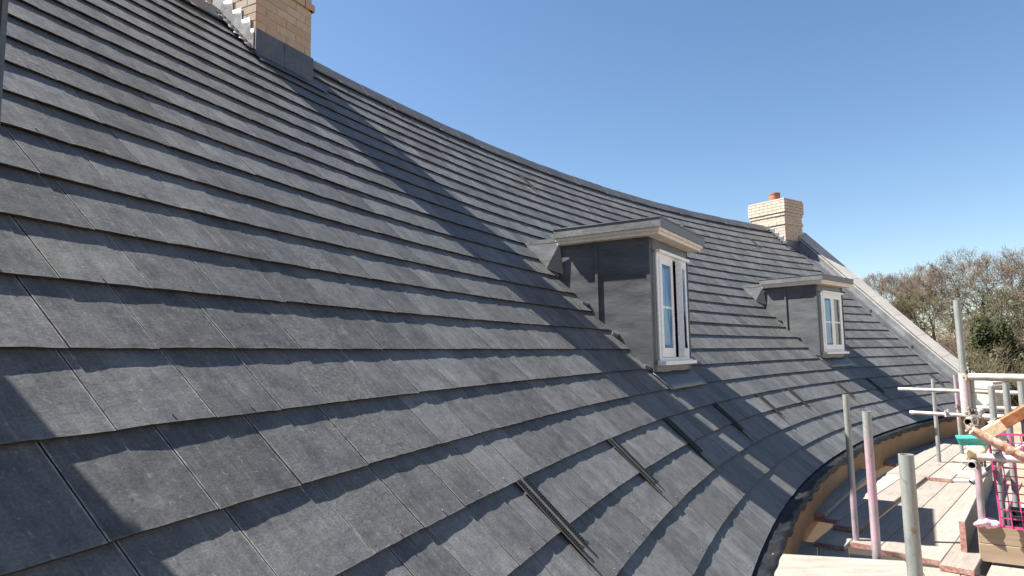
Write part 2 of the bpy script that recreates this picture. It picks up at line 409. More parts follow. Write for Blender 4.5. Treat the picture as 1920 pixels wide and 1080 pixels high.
for i, (k, th, w) in enumerate(slots):
    P, x, y, z = slate_frame(k, th)
    if k == 16: ln = .24
    else: ln = .545
    if i < 298 and k < 16:
        o = bpy.data.objects.new("slate", variants[rs.randrange(14)]); C.objects.link(o); o.parent = roof
        sx = w / .257
        o.matrix_local = Matrix(((x.x * sx, y.x, z.x, P.x), (x.y * sx, y.y, z.y, P.y), (x.z * sx, y.z, z.z, P.z), (0, 0, 0, 1)))
    else:
        vs, fs = slate_geo_cheap(w, ln, rs); uv, ed = slate_uv(vs, fs, w); n0 = len(big_v)
        big_v += [P + x * a + y * b + z * c for a, b, c in vs]; big_f += [tuple(q + n0 for q in f) for f in fs]
        big_uv += uv; big_ed += ed; big_r += [rs.random()] * len(fs)
so = mesh_obj("slate_courses", big_v, big_f, M['slate'], roof); set_uv(so.data, big_uv, big_ed, big_r); so['kind'] = 'stuff'
# copper disc rivets at the tails
mb = MB(); rs2 = random.Random(5)
for (k, th, w) in slots:
    if rs2.random() < .35 and k < 11:
        P = onroof(th, k, .0045) + slopev(th, k) * rs2.uniform(.018, .03) + et(th) * rs2.uniform(-.02, .02); n = nrm(th, k)
        a = rs2.uniform(0, 3)
        mb.tube(P, P + n * .004, .0030, 6, cap=True)
ob = mb.build("rivet_heads", m_simple("copper_rivet", (.20, .15, .12), (.40, .33, .28), 40, .5, .2, .001, .6), roof); ob['kind'] = 'stuff'

# ridge tiles -------------------------------------------------------------------
kR = 16.95; n_r = 54
for i in range(n_r):
    t0 = TH0 + (THV - TH0) * i / n_r; t1 = TH0 + (THV - TH0) * (i + 1) / n_r - .012
    tm = (t0 + t1) / 2
    O = cyl(tm, 0, 0); d = cyl(tm, 27.22, 0) - CH1['p']
    if .0 < d.dot(et(-63.9)) < CH1['w'] + .0: continue
    if (t1 > -34.95): continue
    hz = rs.uniform(0, .009)
    prof = [(rk(15.93), zk(15.93) + .024), (27.20, 3.035), (27.235, 3.045), (27.27, 3.035), (27.45, 2.80)]
    vs = []
    for t in (t0, t1):
        for (r, z) in prof: vs.append(cyl(t, r, z + hz))
        for (r, z) in prof[::-1]: vs.append(cyl(t, r, z + hz - .014))
    n = 10; fs = [(j, (j + 1) % n, (j + 1) % n + n, j + n) for j in range(n)] + [tuple(range(n)), tuple(range(n, 2 * n))[::-1]]
    hmesh(mesh_obj("ridge_tile", vs, fs, M['ridge'], HP))
mb = MB()
for i in range(n_r // 2):
    t = TH0 + (THV - TH0) * (2 * i + 1) / n_r
    if -64.2 < t < -62 or t > -35.4: continue
    P = onroof(t, 15.85, .020); y = slopev(t, 15); x = et(t)
    mb.box(P - x * .02, x * .05, y * .06, nrm(t, 15) * .005)
o = hmesh(mb.build("ridge_clips", M['lead_flash'], HP)); o['kind'] = 'stuff'

# slate vents --------------------------------------------------------------------
VENTS = [(-70.3, -3), (-67.2, -3), (-64.1, -3), (-61.05, -3), (-57.45, -3), (-53.6, -3), (-50.6, -3), (-45.6, -3), (-42.15, -3), (-38.55, -3), (-35.5, -3), (-54.5, 14), (-38.1, 14)]
def frame_on(th, k):
    P = onroof(th, k); y = slopev(th, k); x = et(th); z = nrm(th, k); return P, x, y, z
base_mb = MB()
L1 = .335  # slot length, reaches over one and a third courses
def vent_meshes():
    a = MB(); a.box((-.044, -.50, .0420), (.088, 0, 0), (0, .50, 0), (0, 0, .0022))
    for xx in (-.044, -.018, .014, .040): a.box((xx, -.50, .0440), (.003, 0, 0), (0, .17, 0), (0, 0, .0015))
    g = MB()
    g.box((-.011, -L1, .0455), (.0035, 0, 0), (0, L1, 0), (0, 0, .0065)); g.box((.0075, -L1, .0455), (.0035, 0, 0), (0, L1, 0), (0, 0, .0065))
    n = 30
    for i in range(n): g.box((-.008, -L1 + L1 * i / n, .0455), (.016, 0, 0), (0, L1 / n * .42, 0), (0, 0, .0055))
    g.box((-.013, -L1 - .014, .0455), (.026, 0, 0), (0, .014, 0), (0, 0, .011))
    return a, g
va, vg = vent_meshes()
va_o = va.build("tmp", m_simple("vent_grey", (.085, .083, .078), (.12, .117, .108), 9, .6, .1, .001)); vg_o = vg.build("tmp", M['black'])
for i, (th, k) in enumerate(VENTS):
    P, x, y, z = frame_on(th, k); a = bpy.data.objects.new("roof_vent", va_o.data); C.objects.link(a); a.parent = HP
    y2 = (onroof(th, k) - onroof(th, k - 2)).normalized(); z2 = x.cross(y2)
    P = onroof(th, k) - y2 * .004 - z2 * .036
    hmesh(a); a.matrix_basis = Matrix(((x.x, y2.x, z2.x, P.x), (x.y, y2.y, z2.y, P.y), (x.z, y2.z, z2.z, P.z), (0, 0, 0, 1)))
    for s in (-.030, .030):
        g = bpy.data.objects.new("vent_grille", vg_o.data); C.objects.link(g); g.parent = a; g.location = (s, 0, 0)
bpy.data.objects.remove(va_o); bpy.data.objects.remove(vg_o)

# ------------------------------------------------------------------ dormers
def dormer(th, r0, state):
    O = cyl(th, r0, zr(r0)); U, V = et(th), er(th)
    Pt = lambda u, v, w: O + U * u + V * v + UZ * w
    hw = .555; top = 1.235
    def bx(mb, u0, u1, v0, v1, w0, w1, mi=0): mb.box(Pt(u0, v0, w0), U * (u1 - u0), V * (v1 - v0), UZ * (w1 - w0), mi)
    root = empty("dormer", O, HP); root.matrix_parent_inverse = Matrix.Translation((0, 0, 6)); root.rotation_euler = (0, 0, 0)
    def fin(o, l=None):
        o.parent = root; o.matrix_parent_inverse = Matrix.Translation(-O)
        if l: o['label'] = l
        return o
    # cheeks: a lead clad panel each side with a window opening in the front
    dv = [0, .52, 1.235]
    for sgn in (-1, 1):
        mb = MB(); u0, u1 = sorted((sgn * hw, sgn * (hw - .09)))
        vs = [Pt(u, v, w) for u in (u0, u1) for (v, w) in ((0, -.12), (0, top), (1.30, top), (1.30, 1.19))]
        mb.add(vs, [(0, 1, 2, 3), (7, 6, 5, 4), (0, 4, 5, 1), (1, 5, 6, 2), (2, 6, 7, 3), (3, 7, 4, 0)])
        us = sgn * hw + sgn * .001
        o = fin(mb.build("cheek", M['lead'])) 
        # standing seams and edge rolls
        mb = MB(); un = sgn * hw; ax = U * sgn
        mb.box(Pt(un, .50, .48), V * .028, ax * .022, UZ * (top - .48))
        mb.box(Pt(un, -.004, .0), V * .035, ax * .010, UZ * top)
        mb.box(Pt(un, -.004, top - .085), V * 1.10, ax * .006, UZ * .08)
        fin(mb.build("lead_roll", M['lead']))
        # soakers and dressed flashing climbing the slope
        mb = MB()
        for i in range(9):
            v = -.02 + i * .148; w = v * 1.005 - .012
            p0 = Pt(un, v, w); y = (V + UZ * 1.008).normalized()
            wd = .055 + .012 * sin(i * 2.3 + sgn)
            mb.box(p0 + Vector((0, 0, .004 + .0015 * (i % 2))), ax * wd, y * .20, (UZ - V).normalized() * .004)
            if i % 2 == 0:
                mb.tube(p0 + y * .07 + ax * .004 + UZ * .03, p0 + y * .13 + ax * .035 + UZ * .010, .026, 8, cap=True)
        fin(mb.build("step_flashing", M['lead'], smooth=True))
    # front of the dormer: jambs, head and spandrel
    wl, wr, wb, wt = -.405, .475, .115, 1.135
    mb = MB()
    bx(mb, -hw + .001, wl, 0, .09, -.12, top - .001); bx(mb, wr, hw - .001, 0, .09, -.12, top - .001)
    bx(mb, wl, wr, 0, .09, wt, top - .001); bx(mb, wl, wr, 0, .09, -.12, wb)
    fin(mb.build("front_cladding", M['lead']))
    # apron dressed over the slates
    y = -(V + UZ * .95).normalized(); n = (UZ - V).normalized()
    mb = MB(); N = 8
    rows_ = []
    for j in range(4):
        rows_.append([Pt(-hw - .02 + (2 * hw + (.05 if th > -70 else -.05)) * i / N, 0, .035) + y * (.001 + .075 * j) + n * (-.012 + .004 * sin(i * 1.9 + j) + .001 * j) for i in range(N + 1)])
    vs = [p for r in rows_ for p in r]; fs = [(j * (N + 1) + i, (j + 1) * (N + 1) + i, (j + 1) * (N + 1) + i + 1, j * (N + 1) + i + 1) for j in range(3) for i in range(N)]
    mb.add(vs, fs) if True else None; o = fin(mb.build("apron_flashing", M['lead'], smooth=True)); md = o.modifiers.new("s", 'SOLIDIFY'); md.thickness = .004
    # dark room behind
    mb = MB()
    bx(mb, wl + .002, wr - .002, .50, .52, wb, wt)
    bx(mb, wl + .0, wr, .09, .52, wt + .002, wt + .02); bx(mb, wl - .02, wl, .09, .52, wb, wt); bx(mb, wr, wr + .02, .09, .52, wb, wt); bx(mb, wl, wr, .09, .52, wb - .02, wb)
    fin(mb.build("room_lining", M['dark']))
    # flat roof
    ro = .70 if th > -70 else .62
    mb = MB(); bx(mb, -.685, ro, -.155, .90, 1.29, 1.372); fin(mb.build("lead_roof", M['lead_flash']))
    mb = MB(); bx(mb, -.692, ro + .007, -.162, .905, 1.372, 1.380); bx(mb, -.60, .60, .90, 1.36, 1.27, 1.31)
    bx(mb, -.03, .01, -.15, 1.0, 1.380, 1.405); fin(mb.build("lead_capping", M['lead_flash']))
    mb = MB(); bx(mb, -.645, ro - .045, -.122, .885, 1.232, 1.262); bx(mb, -.665, ro - .025, -.140, .89, 1.262, 1.291)
    fin(mb.build("fascia_moulding", M['cream']))
    # saddle flashing where the flat roof dies into the slates
    for sgn in (-1, 1):
        a, b, c, d = Pt(sgn * .60, .88, 1.262), Pt(sgn * .63, 1.23, 1.262), Pt(sgn * .64, 1.0, 1.03), Pt(sgn * .565, .86, .97)
        fin(mesh_obj("saddle_flashing", [a, b, c, d, a - UZ * .02, b - UZ * .02, c - UZ * .02, d - UZ * .02],
            [(0, 1, 2, 3), (7, 6, 5, 4), (0, 4, 5, 1), (1, 5, 6, 2), (2, 6, 7, 3), (3, 7, 4, 0)], M['lead']))
    # sill
    mb = MB(); bx(mb, -.43, .52, -.075, .05, .078, .113); bx(mb, -.43, .52, -.03, .05, .113, .125); fin(mb.build("sill", M['white']))
    # window frame
    fr = MB(); f = .055
    bx(fr, wl, wl + f, -.012, .07, wb + .01, wt); bx(fr, wr - f, wr, -.012, .07, wb + .01, wt)
    bx(fr, wl + f, wr - f, -.012, .07, wt - f, wt); bx(fr, wl + f, wr - f, -.012, .07, wb + .01, wb + .03)
    fin(fr.build("window_frame", M['white']))
    mb = MB(); bx(mb, wl - .01, wr + .012, -.05, -.012, wt - .03, wt - .003); fin(mb.build("drip_moulding", M['white']))
    def sash(hu, width, ang, side, film):
        """hinge at u=hu; side +1 opens to the left of hinge; local frame"""
        e = (U * cos(ang) * side + (-V) * sin(ang)); nn = (V * cos(ang) + U * side * sin(ang))
        b = Pt(hu, .0, wb + .034); H = wt - f - wb - .038; st = .062
        mb = MB()
        def q(a0, a1, h0, h1, d0=-.02, d1=.035): mb.box(b + e * a0 + UZ * h0 + nn * d0, e * (a1 - a0), nn * (d1 - d0), UZ * (h1 - h0))
        q(0, st, 0, H); q(width - st, width, 0, H); q(st, width - st, 0, .085); q(st, width - st, H - .065, H)
        q(st, width - st, H * .5 - .012, H * .5 + .012, -.012, .02)
        so_ = fin(mb.build("casement_sash", M['white']))
        mb = MB(); q(st, width - st, .085, H - .065, .004, .010)
        fin(mb.build("glass_pane", M['glass']))
        if film:
            NX, NZ = 6, 16; vs = []
            for j in range(NZ + 1):
                for i in range(NX + 1):
                    a = st - .004 + (width - 2 * st + .008) * i / NX; h = .08 + (H - .14) * j / NZ
                    dd = -.010 + .004 * sin(i * 2.1 + j * .9) + (film - 1) * -.035 * (i / NX) * (1 - j / NZ)
                    vs.append(b + e * a + UZ * h + nn * dd)
            fs = [(j * (NX + 1) + i, j * (NX + 1) + i + 1, (j + 1) * (NX + 1) + i + 1, (j + 1) * (NX + 1) + i) for j in range(NZ) for i in range(NX)]
            o = fin(mesh_obj("protective_film", vs, fs, M['film'], smooth=True)); md = o.modifiers.new("s", 'SOLIDIFY'); md.thickness = .002
    mid = (wl + wr) / 2
    if state == 'open':
        sash(wl + f, .375, 0, 1, 1)
        sash(wr - f, .352, rad(11), -1, 2)
        root['label'] = "dormer with one casement standing open and blue film on its panes"
    else:
        sash(wl + f, .383, 0, 1, 1)
        sash(wr - f, .383, 0, -1, 0)
        root['label'] = "dormer with both casements shut, blue film on one only"
    return root
for d in DORMERS: dormer(*d)

# ------------------------------------------------------------------ chimneys
def chimney(name_label, P0, th, w, d, h, split, corbels, mat, lead_h, pot=None, lead_mat=None, n_parts=200, z_vis=(0, 9)):
    U, V = et(th), er(th); root = empty("chimney", P0, HP); root.matrix_parent_inverse = Matrix.Translation((0, 0, 6)); root['label'] = name_label
    def fin(o): o.parent = root; o.matrix_parent_inverse = Matrix.Translation(-P0); return o
    Pt = lambda u, v, z: P0 + U * u + V * v + UZ * z
    core = MB(); core.box(Pt(.001, .001, -.9), U * (w - .002), V * (d - .002), UZ * (h + .9 - .002))
    fin(core.build("mortar_core", M['mortar']))
    gauge = .075; nrow = int(h / gauge); stuff = MB(); rl = []
    def proj_of(row):
        for a, b, p in corbels:
            if a <= row < b: return p
        return 0
    bl = {}
    for row in range(-9, nrow):
        z = row * gauge; p = proj_of(row)
        for face in range(4):
            L = (w if face % 2 == 0 else d) + 2 * p
            a = 0 if row % 2 else (.1025 if face % 2 == 0 else 0); pos = 0
            first = True; pos = -p; end = (w if face % 2 == 0 else d) + p
            step0 = .1125 if (row + face) % 2 else .225
            while pos < end - .02:
                l = min(step0 if first else .225, end - pos) - .010; first = False
                if l > .02:
                    pr = .0032 + p + rs.uniform(-.0012, .0014)
                    if face == 0: o_, ex, ey = Pt(pos, -pr, z), U * l, V * (.03 + p)
                    elif face == 2: o_, ex, ey = Pt(pos, d - .03, z), U * l, V * (.03 + pr)
                    elif face == 3: o_, ex, ey = Pt(-pr, pos, z), U * (.03 + p), V * l
                    else: o_, ex, ey = Pt(w - .03, pos, z), U * (.03 + pr), V * l
                    vp = pos if face % 2 else (0 if face == 0 else d)
                    if z > vp * 1.01 - .12 or face == 2:
                        vis = face in (0, 3) and z_vis[0] <= z <= z_vis[1] and z > (pos if face == 3 else 0) * 1.01 - .1
                        if vis:
                            m2 = MB(); m2.box(o_, ex, ey, UZ * (gauge - .010)); b_ = fin(m2.build("brick", mat))
                        else: stuff.box(o_, ex, ey, UZ * (gauge - .010))
                pos += l + .010
    if stuff.v: o = fin(stuff.build("brickwork", mat)); o['kind'] = 'stuff'
    # lead: apron on the low side, stepped flashing up the side
    lm = lead_mat or M['lead_dark']
    mb = MB(); mb.box(Pt(-.012, -.020, -.08), U * (w / 2 + .012), V * .016, UZ * (lead_h + .08)); mb.box(Pt(w / 2 - .015, -.023, -.08), U * (w / 2 + .03), V * .016, UZ * (lead_h + .08))
    y = -(V + UZ * 1.01).normalized(); n = (UZ - V).normalized()
    mb.box(Pt(-.03, -.012, .006) - n * .002, U * (w + .16), y * .14, n * .005)
    fin(mb.build("lead_apron", lm))
    mb = MB()
    if True:
        # one stepped sheet up the side: level tops let into the joints, raking cuts between them
        dd0 = d; d = min(d, .53); step = .075 * 1.5; ys = (V + UZ * 1.01).normalized(); ns = int(d / step); top = []; z0 = lead_h
        for i in range(ns + 1):
            v0 = max(0, i * step - .06); zz = z0 + i * step * 1.01
            top.append((v0, zz)); top.append((min(v0 + step + .035, d), zz))
        NX = ns * 8; vs = []; lead_off = lambda a, b: -.013 - .0022 * sin(a * 11 + b * 7) - .0008 * sin(a * 37 + b * 21)
        def topz(v):
            best = -9
            for i in range(ns + 1):
                v0, zz = top[2 * i]; v1 = top[2 * i + 1][0]
                if v0 + .045 * 0 <= v <= v1 + 1e-6:
                    best = max(best, zz)
                elif v0 - .0 > v: break
            return best if best > -5 else v * 1.01 + z0
        NX = ns * 14; NZ = 6
        for i in range(NX + 1):
            v = d * i / NX; a = v * 1.01 - .05; b = topz(v)
            for j in range(NZ + 1): vs.append(Pt(lead_off(v, a + (b - a) * j / NZ), v, a + (b - a) * j / NZ))
        fs = [(i * (NZ + 1) + j, i * (NZ + 1) + j + 1, (i + 1) * (NZ + 1) + j + 1, (i + 1) * (NZ + 1) + j) for i in range(NX) for j in range(NZ)]
        o = fin(mesh_obj("stepped_flashing", vs, fs, M['lead_new'], smooth=True)); md = o.modifiers.new("s", 'SOLIDIFY'); md.thickness = .003
        vs = []
        for i in range(NX + 1):
            t = i / NX * d * 1.42
            for j in range(4):
                a_ = j / 3; vs.append(Pt(-.015, 0, 0) + ys * t - U * (.085 * a_ + .012 * sin(i * .9) * (j == 3)) + n * (.030 + .005 * sin(i * 1.1 + j * 2.1)))
        fs = [(i * 4 + j, i * 4 + j + 1, (i + 1) * 4 + j + 1, (i + 1) * 4 + j) for i in range(NX) for j in range(3)]
        o = fin(mesh_obj("dressed_lead", vs, fs, M['lead_flash'], smooth=True)); md = o.modifiers.new("s", 'SOLIDIFY'); md.thickness = .003
        d = dd0
    if pot:
        u, v, r, hh = pot
        mb = MB(); mb.box(Pt(-.03, -.03, h), U * (w + .06), V * (d + .06), UZ * .03); fin(mb.build("flaunching", mat))
        mb = MB(); c = Pt(u, v, h + .03); mb.tube(c, c + UZ * hh, r, 20, .02); mb.tube(c + UZ * (hh - .035), c + UZ * (hh + .002), r + .006, 20, .022)
        fin(mb.build("chimney_pot", M['terracotta'], smooth=True))
    else:
        mb = MB(); mb.box(Pt(-.04, -.04, h), U * (w + .08), V * (d + .08), UZ * .05); fin(mb.build("cap_stone", M['stone']))
    return root
chimney("large near chimney of cream brick rising out of the picture", CH1['p'], -63.3, .635, 1.15, 2.3, None, [(9, 10, .022), (26, 30, .03)], M['brick'], .22, None, M['lead_dark'], z_vis=(.1, .95))
chimney("small far chimney of pale brick with one clay pot", CH2['p'], -35.2, .74, .92, 1.13, None, [(7, 8, .02), (8, 9, 0.0), (10, 11, .02), (11, 15, .04)], M['brick2'], .14, (.30, .42, .13, .23), M['lead_flash'], z_vis=(-.05, 1.2))

# ------------------------------------------------------------------ verge: lead and stone coping
U, V = et(THV), er(THV)
mb = MB(); N = 60
vs = []
profv = [(-.05, .008), (.04, .012), (.13, .016), (.205, .05), (.232, .20)]
for i in range(N + 1):
    k = -7.05 + (14.2 + 7.05) * i / N; P = onroof(THV, k); n = nrm(THV, k)
    for j, (u, h) in enumerate(profv):
        wob = .006 * sin(i * 2.7 + j * 1.3) + .004 * sin(i * 5.1)
        vs.append(P + U * (u + wob * (j == 0) * 2) + n * (h + (wob * .5 if j in (1, 2, 3) else 0)))
m_ = len(profv); fs = [(i * m_ + j, i * m_ + j + 1, (i + 1) * m_ + j + 1, (i + 1) * m_ + j) for i in range(N) for j in range(m_ - 1)]
o = hmesh(mesh_obj("verge_flashing", vs, fs, M['lead_flash'], HP, smooth=True)); md = o.modifiers.new("s", 'SOLIDIFY'); md.thickness = .003
mb = MB()
for k in (-5, -.2, 4.3, 8.8, 12):
    P = onroof(THV, k); n = nrm(THV, k); y = slopev(THV, k); mb.box(P + U * -.03 + n * .018, U * .25 + y * .07, y * .012, n * .012)
hmesh(mb.build("flashing_lap", M['lead_dark'], HP))
def coping_piece(k0, k1):
    prof = [(.225, .20), (.215, .235), (.235, .25), (.235, .29), (.66, .34), (.66, .20)]
    vs = []
    a = (_ang(k0 + .01) + _ang(k1)) / 2; y0 = er(THV) * cos(a) + UZ * sin(a)
    for k in (k0, k1 - .03):
        P = onroof(THV, k); n = nrm(THV, 0)
        for (u, h) in prof: vs.append(P + U * u + UZ * h)
    q = len(prof); fs = [(j, (j + 1) % q, (j + 1) % q + q, j + q) for j in range(q)] + [tuple(range(q)), tuple(range(q, 2 * q))[::-1]]
    fs = [f[::-1] for f in fs]
    return hmesh(mesh_obj("coping_stone", vs, fs, M['stone'], HP))
ks_ = [-7.8, -5.4, -2.9, -.4, 2.1, 4.6, 7.1, 9.6, 12.1, 14.3]
for a, b in zip(ks_[:-1], ks_[1:]): coping_piece(a, b)
# gable wall under the coping, and the kneeler at its foot
mb = MB(); gw = []
for (r, z) in [(rk(-7.8), zk(-7.8) + .19), (rk(14.3), zk(14.3) + .19), (27.22, 3.1), (31, -.7)]: gw.append((r, z))
vs = [cyl(THV, r, z) + U * .24 for r, z in gw] + [cyl(THV, 31, -6) + U * .24, cyl(THV, rk(-7.8), -6) + U * .24]
vs += [p + U * .36 for p in vs]; n = 6
hmesh(mesh_obj("gable_wall", vs, [tuple(range(n)), tuple(range(n, 2 * n))[::-1]] + [(j + n, (j + 1) % n + n, (j + 1) % n, j) for j in range(n)], M['brick2'], HP))
# walls below the eaves
vs, fs = [], []
for i in range(81):
    th = TH0 + (THV - TH0) * i / 80
    vs += [cyl(th, 23.3, -6), cyl(th, 23.3, -1.3), cyl(th, 31, -.85), cyl(th, 31, -6)]
for i in range(80):
    a, b = i * 4, i * 4 + 4; fs += [(a, b, b + 1, a + 1), (a + 3, a + 2, b + 2, b + 3)]
hmesh(mesh_obj("outer_wall", vs, fs, M['brick2'], HP))

# ------------------------------------------------------------------ eaves: membrane gutter, wavy drip, plywood fascia
vs, fs = [], []; NG = 500
rl, zl = rk(-7), zk(-7)
th_g = [TH0 + (THV + .3 - TH0) * i / NG for i in range(NG + 1)]
for i, th in enumerate(th_g):
    wv = .004 * sin(i * .9) + .004 * sin(i * .37 + 1)
    for r, z in ((rl + .10, zl + .012), (rl + .0, zl - .020), (rl - .045 + wv * .5, zl - .030 + wv), (rl - .080 + wv, zl - .012 + wv), (rl - .098 + wv, zl - .016), (rl - .096 + wv, zl - .040)): vs.append(cyl(th, r, z))
m_ = 6; fs = [(i * m_ + j, (i + 1) * m_ + j, (i + 1) * m_ + j + 1, i * m_ + j + 1) for i in range(NG) for j in range(m_ - 1)]
o = hmesh(mesh_obj("gutter_membrane", vs, fs, M['rubber'], HP, smooth=True)); md = o.modifiers.new("s", 'SOLIDIFY'); md.thickness = .004
# wavy felt drip under it
vs, fs = [], []
for i, th in enumerate(th_g):
    a = abs(sin(i * .27 + 1.3 * sin(i * .051) + .8 * sin(i * .017))) * (.35 + .65 * abs(sin(i * .083 + 2 * sin(i * .03))))
    for r, z in ((rl - .088, zl - .036), (rl - .094 - .012 * a, zl - .05 - .012 * a), (rl - .088 - .010 * a, zl - .062 - .030 * a)): vs.append(cyl(th, r, z))
m_ = 3; fs = [(i * m_ + j, (i + 1) * m_ + j, (i + 1) * m_ + j + 1, i * m_ + j + 1) for i in range(NG) for j in range(m_ - 1)]
o = hmesh(mesh_obj("drip_edge", vs, fs, M['rubber'], HP, smooth=True)); md = o.modifiers.new("s", 'SOLIDIFY'); md.thickness = .003
vs, fs = [], []
for i in range(161):
    th = TH0 + (THV + .3 - TH0) * i / 160
    for r, z in ((rl - .068, zl - .042), (rl - .068, zl - .14), (rl - .03, -1.62), (rl + .02, -1.62), (rl - .05, zl - .042)): vs.append(cyl(th, r, z))
m_ = 5; fs = [(i * m_ + j, (i + 1) * m_ + j, (i + 1) * m_ + (j + 1) % m_, i * m_ + (j + 1) % m_) for i in range(160) for j in range(m_)]
hmesh(mesh_obj("fascia", vs, fs, M['fascia'], HP))

# ------------------------------------------------------------------ ground
g_ = mesh_obj("ground", [(-900, -900, -6), (1200, -900, -6), (1200, 1500, -6), (-900, 1500, -6)], [(0, 1, 2, 3)], M['earth']); g_['kind'] = 'structure'; g_['label'] = "bare brown earth of the building site"

# ------------------------------------------------------------------ scaffold boards
BD = Vector((sin(rad(42)), cos(rad(42)), 0)); BN = Vector((cos(rad(42)), -sin(rad(42)), 0))
def board(p, dr, nr, length, width, ztop, mat, label, group, th=.038, tilt=0, red=True, name="scaffold_board", endmat='redend'):
    """p plan corner (near, left); dr along; nr across; origin at its near left corner"""
    dr = Vector((*dr[:2], 0)).normalized(); nr = Vector((*nr[:2], 0)).normalized()
    mb = MB(); c = .004
    mb.bbox((0, 0, -th), (length, 0, 0), (0, -width, 0), (0, 0, th), c)
    o = mb.build(name, [mat, M[endmat]])
    if red: 
        for pl in o.data.polygons:
            if abs(pl.normal.x) > .9: pl.material_index = 1
    o.location = (p[0], p[1], ztop); o.rotation_euler = (0, tilt, math.atan2(dr.y, dr.x))
    return tag(o, label, "board", group)
gl = "scaffold boards laid as the deck"
def sn(s, n): q = BD * s + BN * n; return (q.x, q.y)
# the long bay in the middle: boards between the joints read off the photograph
main = [(-1.60, .212, "long pale deck board left of the middle pole, beside the raised board"), (-1.385, .208, "long pale deck board second in from the raised left board"),
        (-1.172, .208, "long pale deck board in the middle of the bay"), (-.960, .205, "long pale deck board running along the foot of the right toe board")]
for (n0, w, lb), s0 in zip(main, (5.80, 5.72, 5.70, 5.60)):
    board(sn(s0, n0), BD, BN, 3.92, w, -1.550, M['board'], lb, gl)
board(sn(6.12, -1.815), BD, BN, 3.3, .205, -1.512, M['board'], "raised board lying with its step beside the middle pole", gl)
board(sn(6.30, -2.035), BD, BN, 3.3, .212, -1.514, M['board_g'], "grey raised board beside the board with the step", gl)
board((2.60, 6.10), (sin(rad(37.4)), cos(rad(37.4))), (cos(rad(37.4)), -sin(rad(37.4))), 2.6, .225, -1.470, M['board_g'], "short grey board on top against the curved fascia, red end", gl)
board((2.42, 5.42), (sin(rad(40)), cos(rad(40))), (cos(rad(40)), -sin(rad(40))), 3.4, .225, -1.556, M['board_g'], "lower grey board half under the raised boards by the fascia", gl)
board((2.62, 6.62), (sin(rad(36)), cos(rad(36))), (cos(rad(36)), -sin(rad(36))), 3.4, .225, -1.552, M['board_g'], "lowest grey board tucked in behind the fascia foot", gl)
# far bay, resting on the ends of the middle bay
for i, (n0, w) in enumerate(((-2.02, .215), (-1.795, .215), (-1.572, .215), (-1.35, .215), (-1.13, .215))):
    lb = ["leftmost board of the far bay, red near end in the shade", "far bay board left of the far left pole foot", "far bay board at the foot of the far left pole",
          "far bay board in the middle of its bay", "rightmost board of the far bay by the scaffold frame"][i]
    board(sn(9.05 + .02 * (i % 2) + (-.06 if i < 3 else .10), n0), BD, BN, 3.9, w, -1.508, M['board'], lb, gl)
for i in range(3):
    a = 50; d_ = (sin(rad(a)), cos(rad(a))); n_ = (cos(rad(a)), -sin(rad(a)))
    board((5.05 - .0 + n_[0] * .225 * i - .35, 9.15 + n_[1] * .225 * i + .25), d_, n_, 3.9, .222, -1.553 - .002 * i, M['board_g'],
          ["farthest grey board along the fascia in shadow", "second grey board out from the far fascia", "third grey board out from the far fascia"][i], gl)
# near bay, one board lower, running towards the camera
a = 25; d_ = (sin(rad(a)), cos(rad(a))); n_ = (cos(rad(a)), -sin(rad(a)))
D2 = Vector((*d_, 0)); N2 = Vector((*n_, 0))
for i in range(9):
    n0 = -.30 + i * .228; q = D2 * 1.5 + N2 * n0
    names = ["near bay board hard against the gutter edge", "near bay board second from the gutter", "near bay board under the plywood offcut", "near bay board at the foot of the second pole",
             "near bay board between the two near poles", "near bay board behind the nearest pole", "near bay board right of the nearest pole", "near bay board running under the timber upstand", "near bay board at the right edge of the photograph"]
    ln = 4.25 + [0.3, .25, .1, .0, -.05, -.12, -.2, -.28, -.3][i]
    board((q.x, q.y), d_, n_, ln, .222, -1.592 - .0015 * (i % 3), M['board_g'] if i < 4 else M['board'], names[i], gl)
# plywood offcut
def flat(name, pts, z, th, mat, label, cat, ends=None):
    n = len(pts); vs = [(x, y, z) for x, y in pts] + [(x, y, z - th) for x, y in pts]
    c = Vector((sum(p[0] for p in pts) / n, sum(p[1] for p in pts) / n, z - th))
    area = sum(pts[i][0] * pts[(i + 1) % n][1] - pts[(i + 1) % n][0] * pts[i][1] for i in range(n))
    fs = [tuple(range(n)), tuple(range(n, 2 * n))[::-1]] + [(i, i + n, (i + 1) % n + n, (i + 1) % n) for i in range(n)]
    if area < 0: fs = [f[::-1] for f in fs]
    o = mesh_obj(name, vs, fs, mat); put(o, c); return tag(o, label, cat)
flat("plywood_offcut", [(1.52, 3.96), (2.20, 3.79), (1.99, 3.22), (1.22, 3.38)], -1.20, .045, M['board'], "blunt plywood sheet in the near corner between gutter and poles", "plywood")
# its trestle of two blocks, resting on the deck
for i, (x, y) in enumerate(((1.62, 3.70), (1.95, 3.55))):
    o = MB(); o.box((x - .05, y - .12, -1.592), (.10, 0, 0), (0, .24, 0), (0, 0, .347)); b_ = o.build("timber_block", M['joist']); put(b_, (x, y, -1.592))
    tag(b_, ["timber block propping the plywood near the gutter", "timber block propping the plywood near the second pole"][i], "block")
